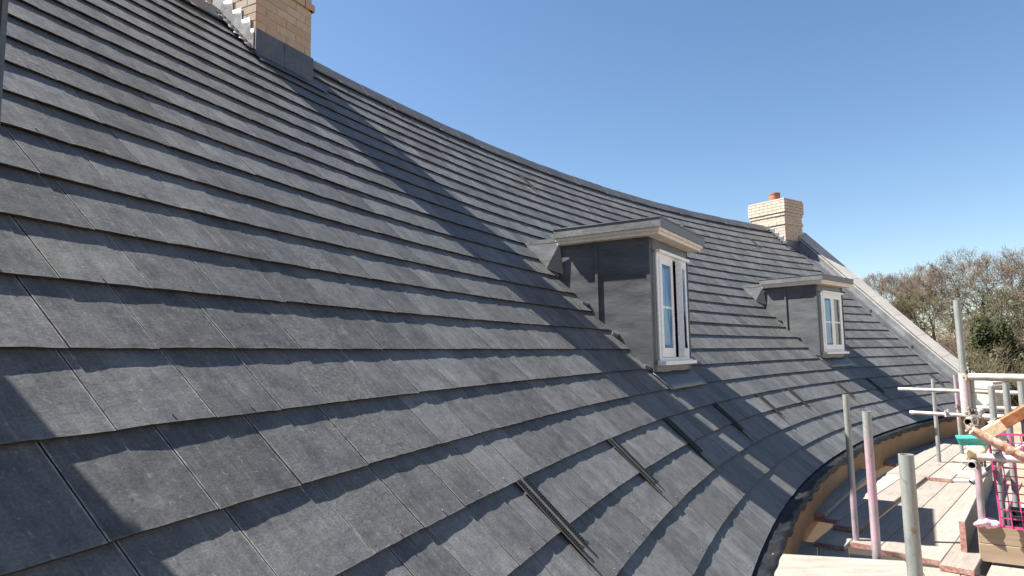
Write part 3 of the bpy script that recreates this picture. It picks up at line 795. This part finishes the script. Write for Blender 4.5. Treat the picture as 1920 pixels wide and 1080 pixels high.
# toe boards
def toe(p0, p1, z0, h, th, label, mat='joist', seam=True):
    p0, p1 = Vector((*p0, z0)), Vector((*p1, z0)); d = (p1 - p0); L = d.length; dn = d.normalized(); nn = Vector((dn.y, -dn.x, 0))
    mb = MB(); hh = h / 2 - .002
    mb.bbox((0, 0, 0), (L, 0, 0), (0, -th, 0), (0, 0, hh if seam else h), .003)
    if seam: mb.bbox((.0, 0, hh + .003), (L, 0, 0), (0, -th + .001, 0), (0, 0, hh), .003)
    o = mb.build("toe_board", [M[mat], M['redend']])
    if not seam:
        for pl in o.data.polygons:
            if abs(pl.normal.x) > .9: pl.material_index = 1
    o.location = p0; o.rotation_euler = (0, 0, math.atan2(dn.y, dn.x)); return tag(o, label, "toe board")
toe((3.385, 5.085), (5.35, 7.47), -1.55, .225, .038, "upright toe board along the right of the deck with worn red end", 'board', False)
toe((3.455, 4.985), (5.2, 3.95), -1.575, .26, .045, "clean timber upstand across the right corner below the brick guard")

# ------------------------------------------------------------------ scaffold poles and frame
def pole(x, y, z0, z1, mat, label, lean=(0, 0)):
    mb = MB(); mb.tube((0, 0, 0), (lean[0], lean[1], z1 - z0), .02415, 20, .004)
    o = mb.build("scaffold_pole", mat, smooth=True); o.location = (x, y, z0); return tag(o, label, "scaffold pole", "upright scaffold poles standing through the deck")
pole(1.37, 2.3, -1.592, -.37, M['tube_p2'], "nearest upright pole, thick bare galvanised steel with open top", (-.004, 0))
pole(2.09, 3.87, -1.592, -.37, M['tube_p1'], "second upright pole from the camera, streaked with pink paint", (-.006, .0))
pole(2.77, 5.43, -1.56, -.38, M['tube_p2'], "slimmest dark upright pole of the near three, closest to the roof", (-.01, 0))
scaf = empty("scaffold", (3.47, 4.95, -1.3)); tag(scaf, "corner frame of clamped scaffold tubes with guard rails at the deck end", "scaffold")
SO = Vector((3.47, 4.95, -1.3))
def sfin(o, l=None):
    o.parent = scaf; o.matrix_parent_inverse = Matrix.Translation(-SO)
    if l: o['label'] = l
    return o
def stube(name, a, b, mat, r=.02415, l=None, cap=False):
    mb = MB(); mb.tube((0, 0, 0), Vector(b) - Vector(a), r, 16, .0045, cap=cap); o = mb.build(name, mat, smooth=True)
    o.location = a; return sfin(o, l)
def coupler(p, d1, d2, mat=None, s=1.0):
    """two half shells and two bolts clamped round crossing tubes"""
    p, d1, d2 = Vector(p), Vector(d1).normalized(), Vector(d2).normalized(); mb = MB()
    for d in (d1, d2): mb.tube(p - d * .026 * s, p + d * .026 * s, .031 * s, 12, .008)
    x = d1.cross(d2)
    if x.length < .1: x = d1.orthogonal()
    x.normalize(); y = d1
    mb.box(p - x * .045 - y * .018 + d2 * .02, x * .09, y * .036, d2 * .018)
    mb.tube(p + x * .043 - d2 * .03, p + x * .043 + d2 * .05, .007, 8, cap=True); mb.tube(p - x * .043 - d2 * .03, p - x * .043 + d2 * .055, .007, 8, cap=True)
    mb.tube(p + x * .043 + d2 * .040, p + x * .043 + d2 * .056, .013, 6, cap=True); mb.tube(p - x * .043 + d2 * .045, p - x * .043 + d2 * .061, .013, 6, cap=True)
    return sfin(mb.build("coupler", mat or M['clamp']))
S1 = (3.47, 4.95); S2 = (5.60, 8.70); S3 = (6.35, 9.35)
stube("standard", (S1[0], S1[1], -1.31), (S1[0], S1[1], -.20), M['tube_p2'])
stube("standard", (S1[0] - .045, S1[1] + .0, -.50), (S1[0] - .052, S1[1], .36), M['tube'], .0255, "tall upright standard above the rails")
stube("standard_sleeve", (S1[0] - .046, S1[1], -.50), (S1[0] - .048, S1[1], -.20), M['tube_pk'], .034)
stube("standard", (S2[0], S2[1], -1.508), (S2[0], S2[1], -.42), M['tube'])
stube("standard", (S3[0], S3[1], -1.508), (S3[0] - .01, S3[1], -.40), M['tube_p1'])

def level(x0, y0, z, x1, y1, ext=0):
    a, b = Vector((x0, y0, z)), Vector((x1, y1, z)); d = (b - a).normalized(); return a, b + d * ext
H2 = ((5.11, 8.66, -.545), (6.15, 7.35, -.545)); H3 = ((5.33, 8.80, -.865), (6.35, 7.55, -.865)); H1 = ((3.40, 4.86, -.222), (4.15, 3.85, -.222))
stube("guard_rail", H2[0], H2[1], M['tube_w']); stube("guard_rail", H3[0], H3[1], M['tube_w']); stube("guard_rail", H1[0], H1[1], M['tube_w'], .026)
dH = (Vector(H3[1]) - Vector(H3[0])).normalized(); dH1 = (Vector(H1[1]) - Vector(H1[0])).normalized()
e0 = Vector(H3[0]) - dH * .004; stube("pink_tube_end", e0, e0 + dH * .05, M['pinkpaint'], .0256)
q = Vector(H3[0]) + dH * .83; stube("rail_sleeve", q, q + dH * .30, M['tube_pk'], .034)
coupler((5.56, 8.66 - .55 + .0, -.545), dH, (0, 0, 1)) if False else None
for z_ in (-.545, -.865):
    a = Vector(H2[0] if z_ > -.6 else H3[0]); t = (S2[0] - a.x) / dH.x; p = a + dH * t; coupler(p, dH, (0, 0, 1), M['tube_pk'] if z_ < -.6 else None, 1.05)
# the standard's lean joins the rail: the far pole stands where the rails pass
ST = Vector((sin(rad(40)), cos(rad(40)), 0))
T1 = Vector((2.80, 4.045, -.462)); T2 = Vector((2.86, 4.13, -.738))
T1 *= 1.17; T2 *= 1.15
stube("transom", T1, T1 + ST * 2.6, M['tube_w'], .027); stube("transom", T2, T2 + ST * 2.6, M['tube_w'], .027)
coupler(T1 + ST * .14 + Vector((.03, 0, 0)), ST, (0, 0, 1)); coupler(T2 + ST * .14 + Vector((.03, 0, 0)), ST, (0, 0, 1))
stube("ledger", (3.39, 4.83, -.80), (4.2, 4.15, -.80), M['tube_pk'], .026)
coupler((3.50, 4.78, -.83), (1, -.8, 0), (0, 0, 1))
for (x, y, zt_) in ((3.80, 5.19, -.315), (4.06, 5.38, -.30), (4.03, 5.18, -.27), (4.7, 5.75, -.40), (3.95, 4.62, -.75)):
    stube("standard", (x, y, -1.62), (x, y, zt_), M['tube'])
    coupler((x, y, zt_ - .30), (1, -.4, .2), (0, 0, 1))
stube("diagonal_brace", (3.75, 5.20, -.62), (4.75, 5.05, -.22), M['tube'], .024)
stube("diagonal_brace", (3.55, 5.15, -1.05), (4.3, 5.1, -.55), M['tube'], .024)
stube("ledger", (3.9, 5.6, -.52), (5.2, 4.6, -.52), M['tube'], .024)
# rusty brace of rectangular section and the flaking pinkish one
def bar(name, a, b, w, h, mat, label=None):
    a, b = Vector(a), Vector(b); d = b - a; dn = d.normalized(); side = dn.cross(UZ).normalized(); upv = side.cross(dn)
    mb = MB(); mb.bbox(a - side * w / 2 - upv * h / 2, d, side * w, upv * h, .004); return sfin(mb.build(name, mat), label)
bar("rusty_brace", (2.78, 3.87, -.51), (3.10, 3.74, -.275), .03, .062, M['rust'], "rusty orange brace of flat section rising to the right")
bar("rusty_brace", (2.86, 3.84, -.455), (2.76, 3.88, -.525), .036, .066, M['paper'])
a, b = Vector((2.62, 3.76, -.475)), Vector((2.99, 3.60, -.72))
mb = MB(); d = b - a; n_ = 26; x_ = d.normalized().orthogonal().normalized(); y_ = d.normalized().cross(x_); vs = []
for i in range(n_ + 1):
    for j in range(12):
        rr_ = .026 + .0035 * sin(i * 2.3 + j * 1.7) * (rs.random()); vs.append(a + d * (i / n_) + (x_ * cos(j * pi / 6) + y_ * sin(j * pi / 6)) * rr_)
fs = [(i * 12 + j, i * 12 + (j + 1) % 12, (i + 1) * 12 + (j + 1) % 12, (i + 1) * 12 + j) for i in range(n_) for j in range(12)] + [tuple(range(12))[::-1], tuple(range(n_ * 12, n_ * 12 + 12))]
mb.add(vs, fs); sfin(mb.build("flaking_brace", M['rustpink'], smooth=True), "brace of flaking pinkish rust sloping down to the right")
coupler((2.655, 3.80, -.478), (0, 0, 1), d)
for z_, dd_ in ((-.222, dH1), (-.50, dH1), (-.80, dH1)): coupler((S1[0] - .03, S1[1] - .03, z_), dd_, (0, 0, 1), None, 1.1)
coupler((5.95, 7.60, -.545), dH, (0, 0, 1)); coupler((6.1, 7.80, -.865), dH, (0, 0, 1)); coupler((S3[0], S3[1], -.865), dH, (0, 0, 1))
# pink foam blob at the foot of the corner standard
vs, fs = [], []
for i in range(9):
    for j in range(16):
        ph = pi * i / 8; t_ = 2 * pi * j / 16; k_ = 1 + .22 * sin(3 * t_ + i) + .12 * sin(5 * t_)
        vs.append((S1[0] + .02 + .082 * sin(ph) * cos(t_) * k_, S1[1] - .02 + .055 * sin(ph) * sin(t_) * k_, -1.300 + .032 * cos(ph) * k_))
fs = [(i * 16 + j, i * 16 + (j + 1) % 16, (i + 1) * 16 + (j + 1) % 16, (i + 1) * 16 + j)[::-1] for i in range(8) for j in range(16)]
sfin(mesh_obj("pink_foam", vs, fs, M['pinkpaint'], smooth=True))

# teal wedge of plastic hung on the frame
P = Vector((2.665, 3.96, -.555)) * 1.05
vs = [(0, 0, .012), (.13, -.05, .018), (.165, -.06, -.035), (.02, 0, -.04), (.0, .02, .0)]
vs = [Vector(v) * 1.0 for v in vs]; th_ = Vector((.02, .05, .012)); vs = vs[:4] + [v + th_ for v in vs[:4]]
o = mesh_obj("plastic_sleeve", vs, [(0, 3, 2, 1), (4, 5, 6, 7), (0, 1, 5, 4), (1, 2, 6, 5), (2, 3, 7, 6), (3, 0, 4, 7)], M['teal']); o.location = P
md = o.modifiers.new("b", 'BEVEL'); md.width = .008; md.segments = 2
tag(o, "teal green plastic sleeve hanging at the left of the rusty braces", "plastic sleeve")
# tan paper sack behind it
vs = []
for i in range(7):
    for j in range(7):
        u, v = i / 6, j / 6; vs.append((.12 * u + .012 * sin(v * 9), -.04 * u, -.13 * v + .01 * sin(u * 7)) if True else 0)
vs = [(x, y + .012 * sin(x * 60) + .01 * cos(z * 50), z) for x, y, z in vs]
o = mesh_obj("paper_sack", vs, [(i * 7 + j, i * 7 + j + 1, (i + 1) * 7 + j + 1, (i + 1) * 7 + j) for i in range(6) for j in range(6)], M['paper'], smooth=True)
md = o.modifiers.new("s", 'SOLIDIFY'); md.thickness = .008; o.location = (3.33, 4.85, -.70); tag(o, "tan paper sack tied to the frame below the teal sleeve", "sack")
# white plastic offcuts on the deck
flat("plastic_offcut", [(4.98, 7.62), (5.34, 7.55), (5.38, 7.64), (5.02, 7.73)], -1.522, .026, M['whitesheet'], "white plastic strip lying by the right toe board", "offcut")
flat("plastic_offcut", [(5.28, 7.95), (5.50, 7.68), (5.58, 7.74), (5.38, 8.00)], -1.480, .045, M['whitesheet'], "smaller white plastic piece left of the white strip", "offcut")
# magenta brick guard leaning on the rails above the timber upstand
G0 = Vector((3.52, 4.83, -1.30)); gx = Vector((.80, -.60, 0)); gz = Vector((-.02, .03, .66)); mb = MB()
nx, nz = 15, 11; wr_ = .0036
for i in range(nx + 1):
    p = G0 + gx * (i / nx * .95); r_ = .0075 if i in (0, nx) else wr_
    mb.box(p - gx * r_ * .5, gx.normalized() * r_ * 2, Vector((.6, .8, 0)) * .006, gz)
for j in range(nz + 1):
    p = G0 + gz * (j / nz); r_ = .0075 if j in (0, nz) else wr_
    mb.box(p - UZ * r_ + Vector((.6, .8, 0)) * .0065, gx * .95, Vector((.6, .8, 0)) * .006, UZ * r_ * 2)
o = mb.build("brick_guard", M['pink']); put(o, G0); tag(o, "magenta plastic mesh guard behind the timber upstand", "brick guard")
# black crates with white offcuts behind the guard
def crate(x, y, z, w, d, h, rz, label):
    mb = MB(); t = .012
    mb.box((0, 0, 0), (w, 0, 0), (0, d, 0), (0, 0, t))
    for a, b in (((0, 0), (w, t)), ((0, d - t), (w, t)), ((0, t), (t, d - 2 * t)), ((w - t, t), (t, d - 2 * t))):
        mb.box((a[0], a[1], t), (b[0], 0, 0), (0, b[1], 0), (0, 0, h - t))
    for i in range(5): mb.box((w * (.1 + .19 * i), -.006, .03), (.02, 0, 0), (0, .006, 0), (0, 0, h - .06))
    mb.box((-.01, -.012, h - .03), (w + .02, 0, 0), (0, .012, 0), (0, 0, .03))
    o = mb.build("plastic_crate", M['black']); o.location = (x, y, z); o.rotation_euler = (0, 0, rz); return tag(o, label, "crate", "black crates behind the mesh guard")
crate(3.80, 5.10, -1.592, .42, .36, .30, -.6, "black crate directly behind the left of the mesh guard")
crate(4.22, 4.95, -1.592, .42, .36, .42, -.5, "taller black crate behind the mesh guard at the picture edge")
for i, (x, y, z, w) in enumerate(((4.02, 4.92, -1.29, .10), (4.08, 4.78, -1.10, .12), (3.97, 4.92, -1.16, .06))):
    mb = MB(); mb.box((0, 0, 0), (w, 0, 0), (0, .05, 0), (0, .01, .06)); o = mb.build("white_offcut", M['whitesheet']); o.location = (x, y, z); o.rotation_euler = (.2, .1, -.6 + i)
    tag(o, ["white offcut lying on the left crate", "white offcut highest on the crates at the picture edge", "small white chip of plastic between the two crates"][i], "offcut")
# outer strip of boards carrying the crates
for i in range(4):
    q0 = BD * 5.3 + BN * (-.70 + i * .228)
    board((q0.x, q0.y), BD, BN, 3.9, .22, -1.596, M['board'], ["outer deck board just beyond the right toe board", "outer deck board under the black crates", "outer deck board beyond the crates", "outermost deck board of the scaffold"][i], gl)

# pier with a stone cap past the foot of the coping
pr = empty("gate_pier", (9.20, 12.45, -6)); tag(pr, "brick pier with pale stone cap beyond the foot of the coping", "pier")
mb = MB(); mb.box((9.06, 12.33, -6), (.30, .10, 0), (-.1, .30, 0), (0, 0, 5.20)); o = mb.build("shaft", M['brick2'], pr); o.matrix_parent_inverse = Matrix.Translation((-9.2, -12.45, 6))
for r_ in range(8):
    for c_ in range(2):
        mb = MB(); mb.box(Vector((9.06, 12.33, -1.40 + r_ * .075)) + Vector((.30, .10, 0)) * (.02 + .5 * c_) + Vector((.03, -.09, 0)) * .06, Vector((.30, .10, 0)) * .45, Vector((-.1, .3, 0)) * .1, (0, 0, .064))
        o = mb.build("brick", M['brick2'], pr); o.matrix_parent_inverse = Matrix.Translation((-9.2, -12.45, 6))
mb = MB(); mb.bbox((9.0, 12.27, -.80), (.42, .13, 0), (-.13, .42, 0), (0, 0, .08), .01); mb.box((9.06, 12.33, -.72), (.3, .1, 0), (-.1, .3, 0), (0, 0, .05))
o = mb.build("cap_stone", M['stone'], pr); o.matrix_parent_inverse = Matrix.Translation((-9.2, -12.45, 6))

# ------------------------------------------------------------------ trees
def prism(V_, F_, a, b, r0, r1, n=3):
    d = b - a
    x = d.orthogonal().normalized(); y = d.normalized().cross(x); k = len(V_)
    for p, r in ((a, r0), (b, r1)):
        for i in range(n): V_.append(p + (x * cos(2 * pi * i / n) + y * sin(2 * pi * i / n)) * r)
    for i in range(n): F_.append((k + i, k + (i + 1) % n, k + n + (i + 1) % n, k + n + i))
def leaf(V_, F_, p, s, R):
    a = Vector((R.uniform(-1, 1), R.uniform(-1, 1), R.uniform(-1, 1))).normalized(); b = a.orthogonal().normalized() * s * R.uniform(.6, 1); a = a * s
    k = len(V_); V_ += [p - a - b, p + a - b * .6, p + a * .8 + b, p - a * .7 + b]; F_.append((k, k + 1, k + 2, k + 3))
def bare_tree(x, y, h, spread, seed, tw, label, group, ivy=0, limbs=8, trunk_r=.34, lean=0):
    R = random.Random(seed); tv, tf, cv, cf, lv, lf = [], [], [], [], [], []
    cen = Vector((lean * h * .4, 0, h * .60)); rad3 = Vector((h * .30 * spread, h * .28 * spread, h * .40))
    lump = [R.uniform(.78, 1.12) for _ in range(12)]
    def room(p, d):
        q = Vector(((p.x - cen.x) / rad3.x, (p.y - cen.y) / rad3.y, (p.z - cen.z) / rad3.z)); e = Vector((d.x / rad3.x, d.y / rad3.y, d.z / rad3.z))
        a, b, c_ = e.dot(e), 2 * q.dot(e), q.dot(q) - lump[int(math.degrees(math.atan2(q.x, q.z + .3)) // 30) % 12] ** 2
        D = b * b - 4 * a * c_
        return 0 if D < 0 else max(0, (-b + math.sqrt(D)) / (2 * a))
    RT = (0, .48, .42, .40, .34)
    def grow(p, d, L, r, lev):
        ns = (5, 5, 4, 3, 2)[lev]; q = p; wob = (.1, .22, .30, .34, .4)[lev]
        for i in range(ns):
            d = (d + Vector((R.gauss(0, wob), R.gauss(0, wob), R.gauss(0, wob * .7) + (.05 if lev < 3 else 0)))).normalized()
            q2 = q + d * L / ns; ra, rb = r * (1 - .62 * i / ns), r * (1 - .62 * (i + 1) / ns)
            if lev < 3: prism(tv, tf, q, q2, max(ra, .03), max(rb, .025), 5 if lev < 2 else 3)
            else: prism(cv, cf, q, q2, max(ra, .015), max(rb, .009))
            if ivy and lev <= 1 and i < 3:
                for _ in range(int(ivy * 26)): leaf(lv, lf, q + (q2 - q) * R.random() + Vector((R.gauss(0, .3), R.gauss(0, .3), R.gauss(0, .3))), R.uniform(.07, .15), R)
            if lev < 4 and (i > 0 or lev == 3):
                for _ in range((0, 2, 3, 3)[lev]):
                    out = (q2 - cen); out = out.normalized() if out.length > .1 else Vector((0, 0, 1))
                    v = Vector((R.gauss(0, 1), R.gauss(0, 1), R.gauss(0, .8))).normalized()
                    nd = (d * .45 + v * .75 + out * .55).normalized(); rm = room(q2, nd)
                    l2 = min(L * R.uniform(.45, .75), rm * 1.0 + .35)
                    if lev == 3: l2 = min(l2, 1.5) * R.uniform(.6, 1)
                    if l2 > .3: grow(q2, nd, l2, rb * R.uniform(.45, .65), lev + 1)
            q = q2
    p = Vector((0, 0, 0)); d = Vector((lean, R.uniform(-.04, .04), 1)).normalized(); nt_ = 8; th = h * .62
    for i in range(nt_):
        d = (d + Vector((R.uniform(-.1, .1), R.uniform(-.1, .1), .06))).normalized(); q = p + d * th / nt_
        r0, r1 = trunk_r * (1 - .095 * i), trunk_r * (1 - .095 * (i + 1)); prism(tv, tf, p, q, r0, r1, 8)
        if ivy:
            for _ in range(int(ivy * 90)):
                a = R.uniform(0, 6.28); rr = r0 + abs(R.gauss(0, .28)); leaf(lv, lf, p + (q - p) * R.random() + Vector((cos(a) * rr, sin(a) * rr, R.uniform(-.3, .4))), R.uniform(.07, .15), R)
        if i >= 2:
            for _ in range(2 if i < 6 else 3):
                a = R.uniform(0, 2 * pi); el_ = R.uniform(.15, .75) + .09 * (i - 2)
                nd = Vector((cos(a) * cos(el_), sin(a) * cos(el_), sin(el_))); rm = room(q, nd)
                grow(q, nd, max(1.5, rm * R.uniform(.72, .95)), r1 * R.uniform(.38, .58), 1)
        p = q
    root = empty("bare_tree", (x, y, -6)); tag(root, label, "tree", group)
    mesh_obj("trunk", tv, tf, M['bark'], root, smooth=True); mesh_obj("crown", cv, cf, tw, root)
    if lv: mesh_obj("ivy", lv, lf, M['ivy'], root)
    return root
def at_px(px, d): v = rt * ((px - 960) / F_PX) + fw; v.z = 0; v.normalize(); return v.x * d, v.y * d
def h_for(py, px, d):
    P = fw * F_PX + rt * (px - 960) + up * (540 - py); return P.z / math.hypot(P.x, P.y) * d + 6
tg = "bare trees behind the site"
specs = [ # px, top py, distance, spread, seed, twigs, ivy, label
 (1655, 524, 120, 1.5, 3, 'twig2', 0, "leftmost low bare tree rising from behind the coping"),
 (1700, 512, 118, 1.4, 5, 'twig', 0, "broad brown bare tree second from the coping"),
 (1758, 510, 110, 1.2, 9, 'twig2', 0, "rounded reddish bare tree left of the tall forked tree"),
 (1812, 488, 108, 1.0, 14, 'twig', .5, "bare tree behind the tall scaffold standard with ivy at its fork"),
 (1846, 470, 100, .85, 21, 'twig', .7, "tallest bare tree with ivy up the trunk, right of the tall standard"),
 (1896, 474, 104, .95, 27, 'twig', .2, "tall bare tree nearly at the right edge with wide limbs"),
 (1950, 480, 100, 1.0, 33, 'twig2', .1, "bare tree cut by the right edge of the photograph"),
 (1880, 560, 92, 1.2, 39, 'twig3', .9, "smaller bare tree with ivy on its slanting limb"),
 (1728, 560, 100, 1.4, 41, 'twig3', .2, "olive tinted lower bare tree in front of the broad brown one"),
 (2010, 490, 106, 1.0, 44, 'twig', .1, "bare tree just outside the right edge"),
]
for (px, py, dd, sp_, seed, tw, iv, lb) in specs:
    x, y = at_px(px, dd); bare_tree(x, y, h_for(py, px, dd) * 1.07, sp_, seed, M[tw], lb, tg, iv)
# undergrowth shrubs and the dark ivy clad one
def shrub(px, py, dd, w, seed, tw, lf_mat, nleaf, ntwig, label, group="shrubs at the wood edge"):
    x, y = at_px(px, dd); h = h_for(py, px, dd); R = random.Random(seed); cv, cf, lv, lf = [], [], [], []
    lobes = [(Vector((R.uniform(-.6, .6) * w, R.uniform(-.5, .5) * w, h * R.uniform(.3, .72))), R.uniform(.16, .46)) for _ in range(9)]
    for i in range(ntwig):
        c_, k_ = lobes[R.randrange(9)]
        v = Vector((R.gauss(0, 1), R.gauss(0, 1), R.gauss(0, 1))).normalized() * R.random() ** .4
        p = c_ + Vector((v.x * w * k_, v.y * w * k_, v.z * h * k_ * .8)); 
        if p.z < .1: p.z = R.uniform(.1, h * .4)
        d = (Vector((R.uniform(-1, 1), R.uniform(-1, 1), R.uniform(.0, 1.5)))).normalized(); prism(cv, cf, p, p + d * R.uniform(.5, 1.5),   .016, .006)
    for i in range(28):
        a = R.uniform(0, 6.28); c_, k_ = lobes[i % 9]; b0 = Vector((cos(a) * w * .15, sin(a) * w * .15, 0)); m_ = b0 * .5 + c_ * .5 + Vector((R.uniform(-.4, .4), R.uniform(-.4, .4), 0)); prism(cv, cf, b0, m_, .09, .06, 5); prism(cv, cf, m_, c_ + Vector((R.uniform(-1, 1), R.uniform(-1, 1), h * .2)), .06, .02, 4)
    for i in range(nleaf):
        c_, k_ = lobes[R.randrange(9)]; v = Vector((R.gauss(0, 1), R.gauss(0, 1), R.gauss(0, 1))).normalized() * R.random() ** .35
        p = c_ + Vector((v.x * w * k_, v.y * w * k_, v.z * h * k_ * .8)); p.z = max(p.z, .2); leaf(lv, lf, p, R.uniform(.06, .15), R)
    root = empty("shrub", (x, y, -6)); tag(root, label, "shrub", group)
    mesh_obj("stems", cv, cf, M[tw], root)
    if lv: mesh_obj("foliage", lv, lf, M[lf_mat], root)
shrub(1858, 590, 84, 3.4, 51, 'twig3', 'ivy', 11000, 900, "dark green ivy clad bush right of the tall standard")
shrub(1800, 612, 88, 4.2, 52, 'twig2', 'olive', 1300, 3600, "reddish brown thicket just left of the tall standard")
shrub(1768, 590, 95, 4.6, 53, 'twig2', 'olive', 300, 4200, "reddish twiggy shrub beside the coping's middle")
shrub(1740, 640, 86, 4.0, 54, 'twig3', 'olive', 1200, 2600, "olive shrub low behind the coping")
shrub(1815, 640, 80, 3.4, 55, 'twig3', 'olive', 2400, 1800, "low olive green bush left of the ivy clad one")
shrub(1905, 652, 82, 3.6, 56, 'twig3', 'olive', 2200, 2600, "low olive bramble at the right edge")
shrub(1900, 618, 90, 4.2, 57, 'twig2', 'olive', 400, 3800, "reddish shrub behind the bramble at the right edge")
shrub(1950, 630, 86, 4.2, 58, 'twig2', 'olive', 900, 2600, "reddish shrub cut by the right edge")
shrub(1690, 600, 100, 5.0, 59, 'twig2', 'olive', 200, 3600, "leftmost reddish shrub behind the coping")
shrub(1840, 672, 74, 3.6, 60, 'twig3', 'ivy', 2600, 1800, "lowest dark bush above the guard rail")
shrub(2000, 640, 84, 4.2, 61, 'twig3', 'olive', 900, 2200, "olive shrub just past the right edge")
shrub(1890, 676, 72, 3.4, 62, 'twig3', 'olive', 1800, 2000, "brambles above the guard rail at the right edge")
# distant wood floor rise behind the trees: pale field
print("objects", len(bpy.data.objects), "tris", sum(len(o.data.polygons) for o in bpy.data.objects if o.type == 'MESH'))
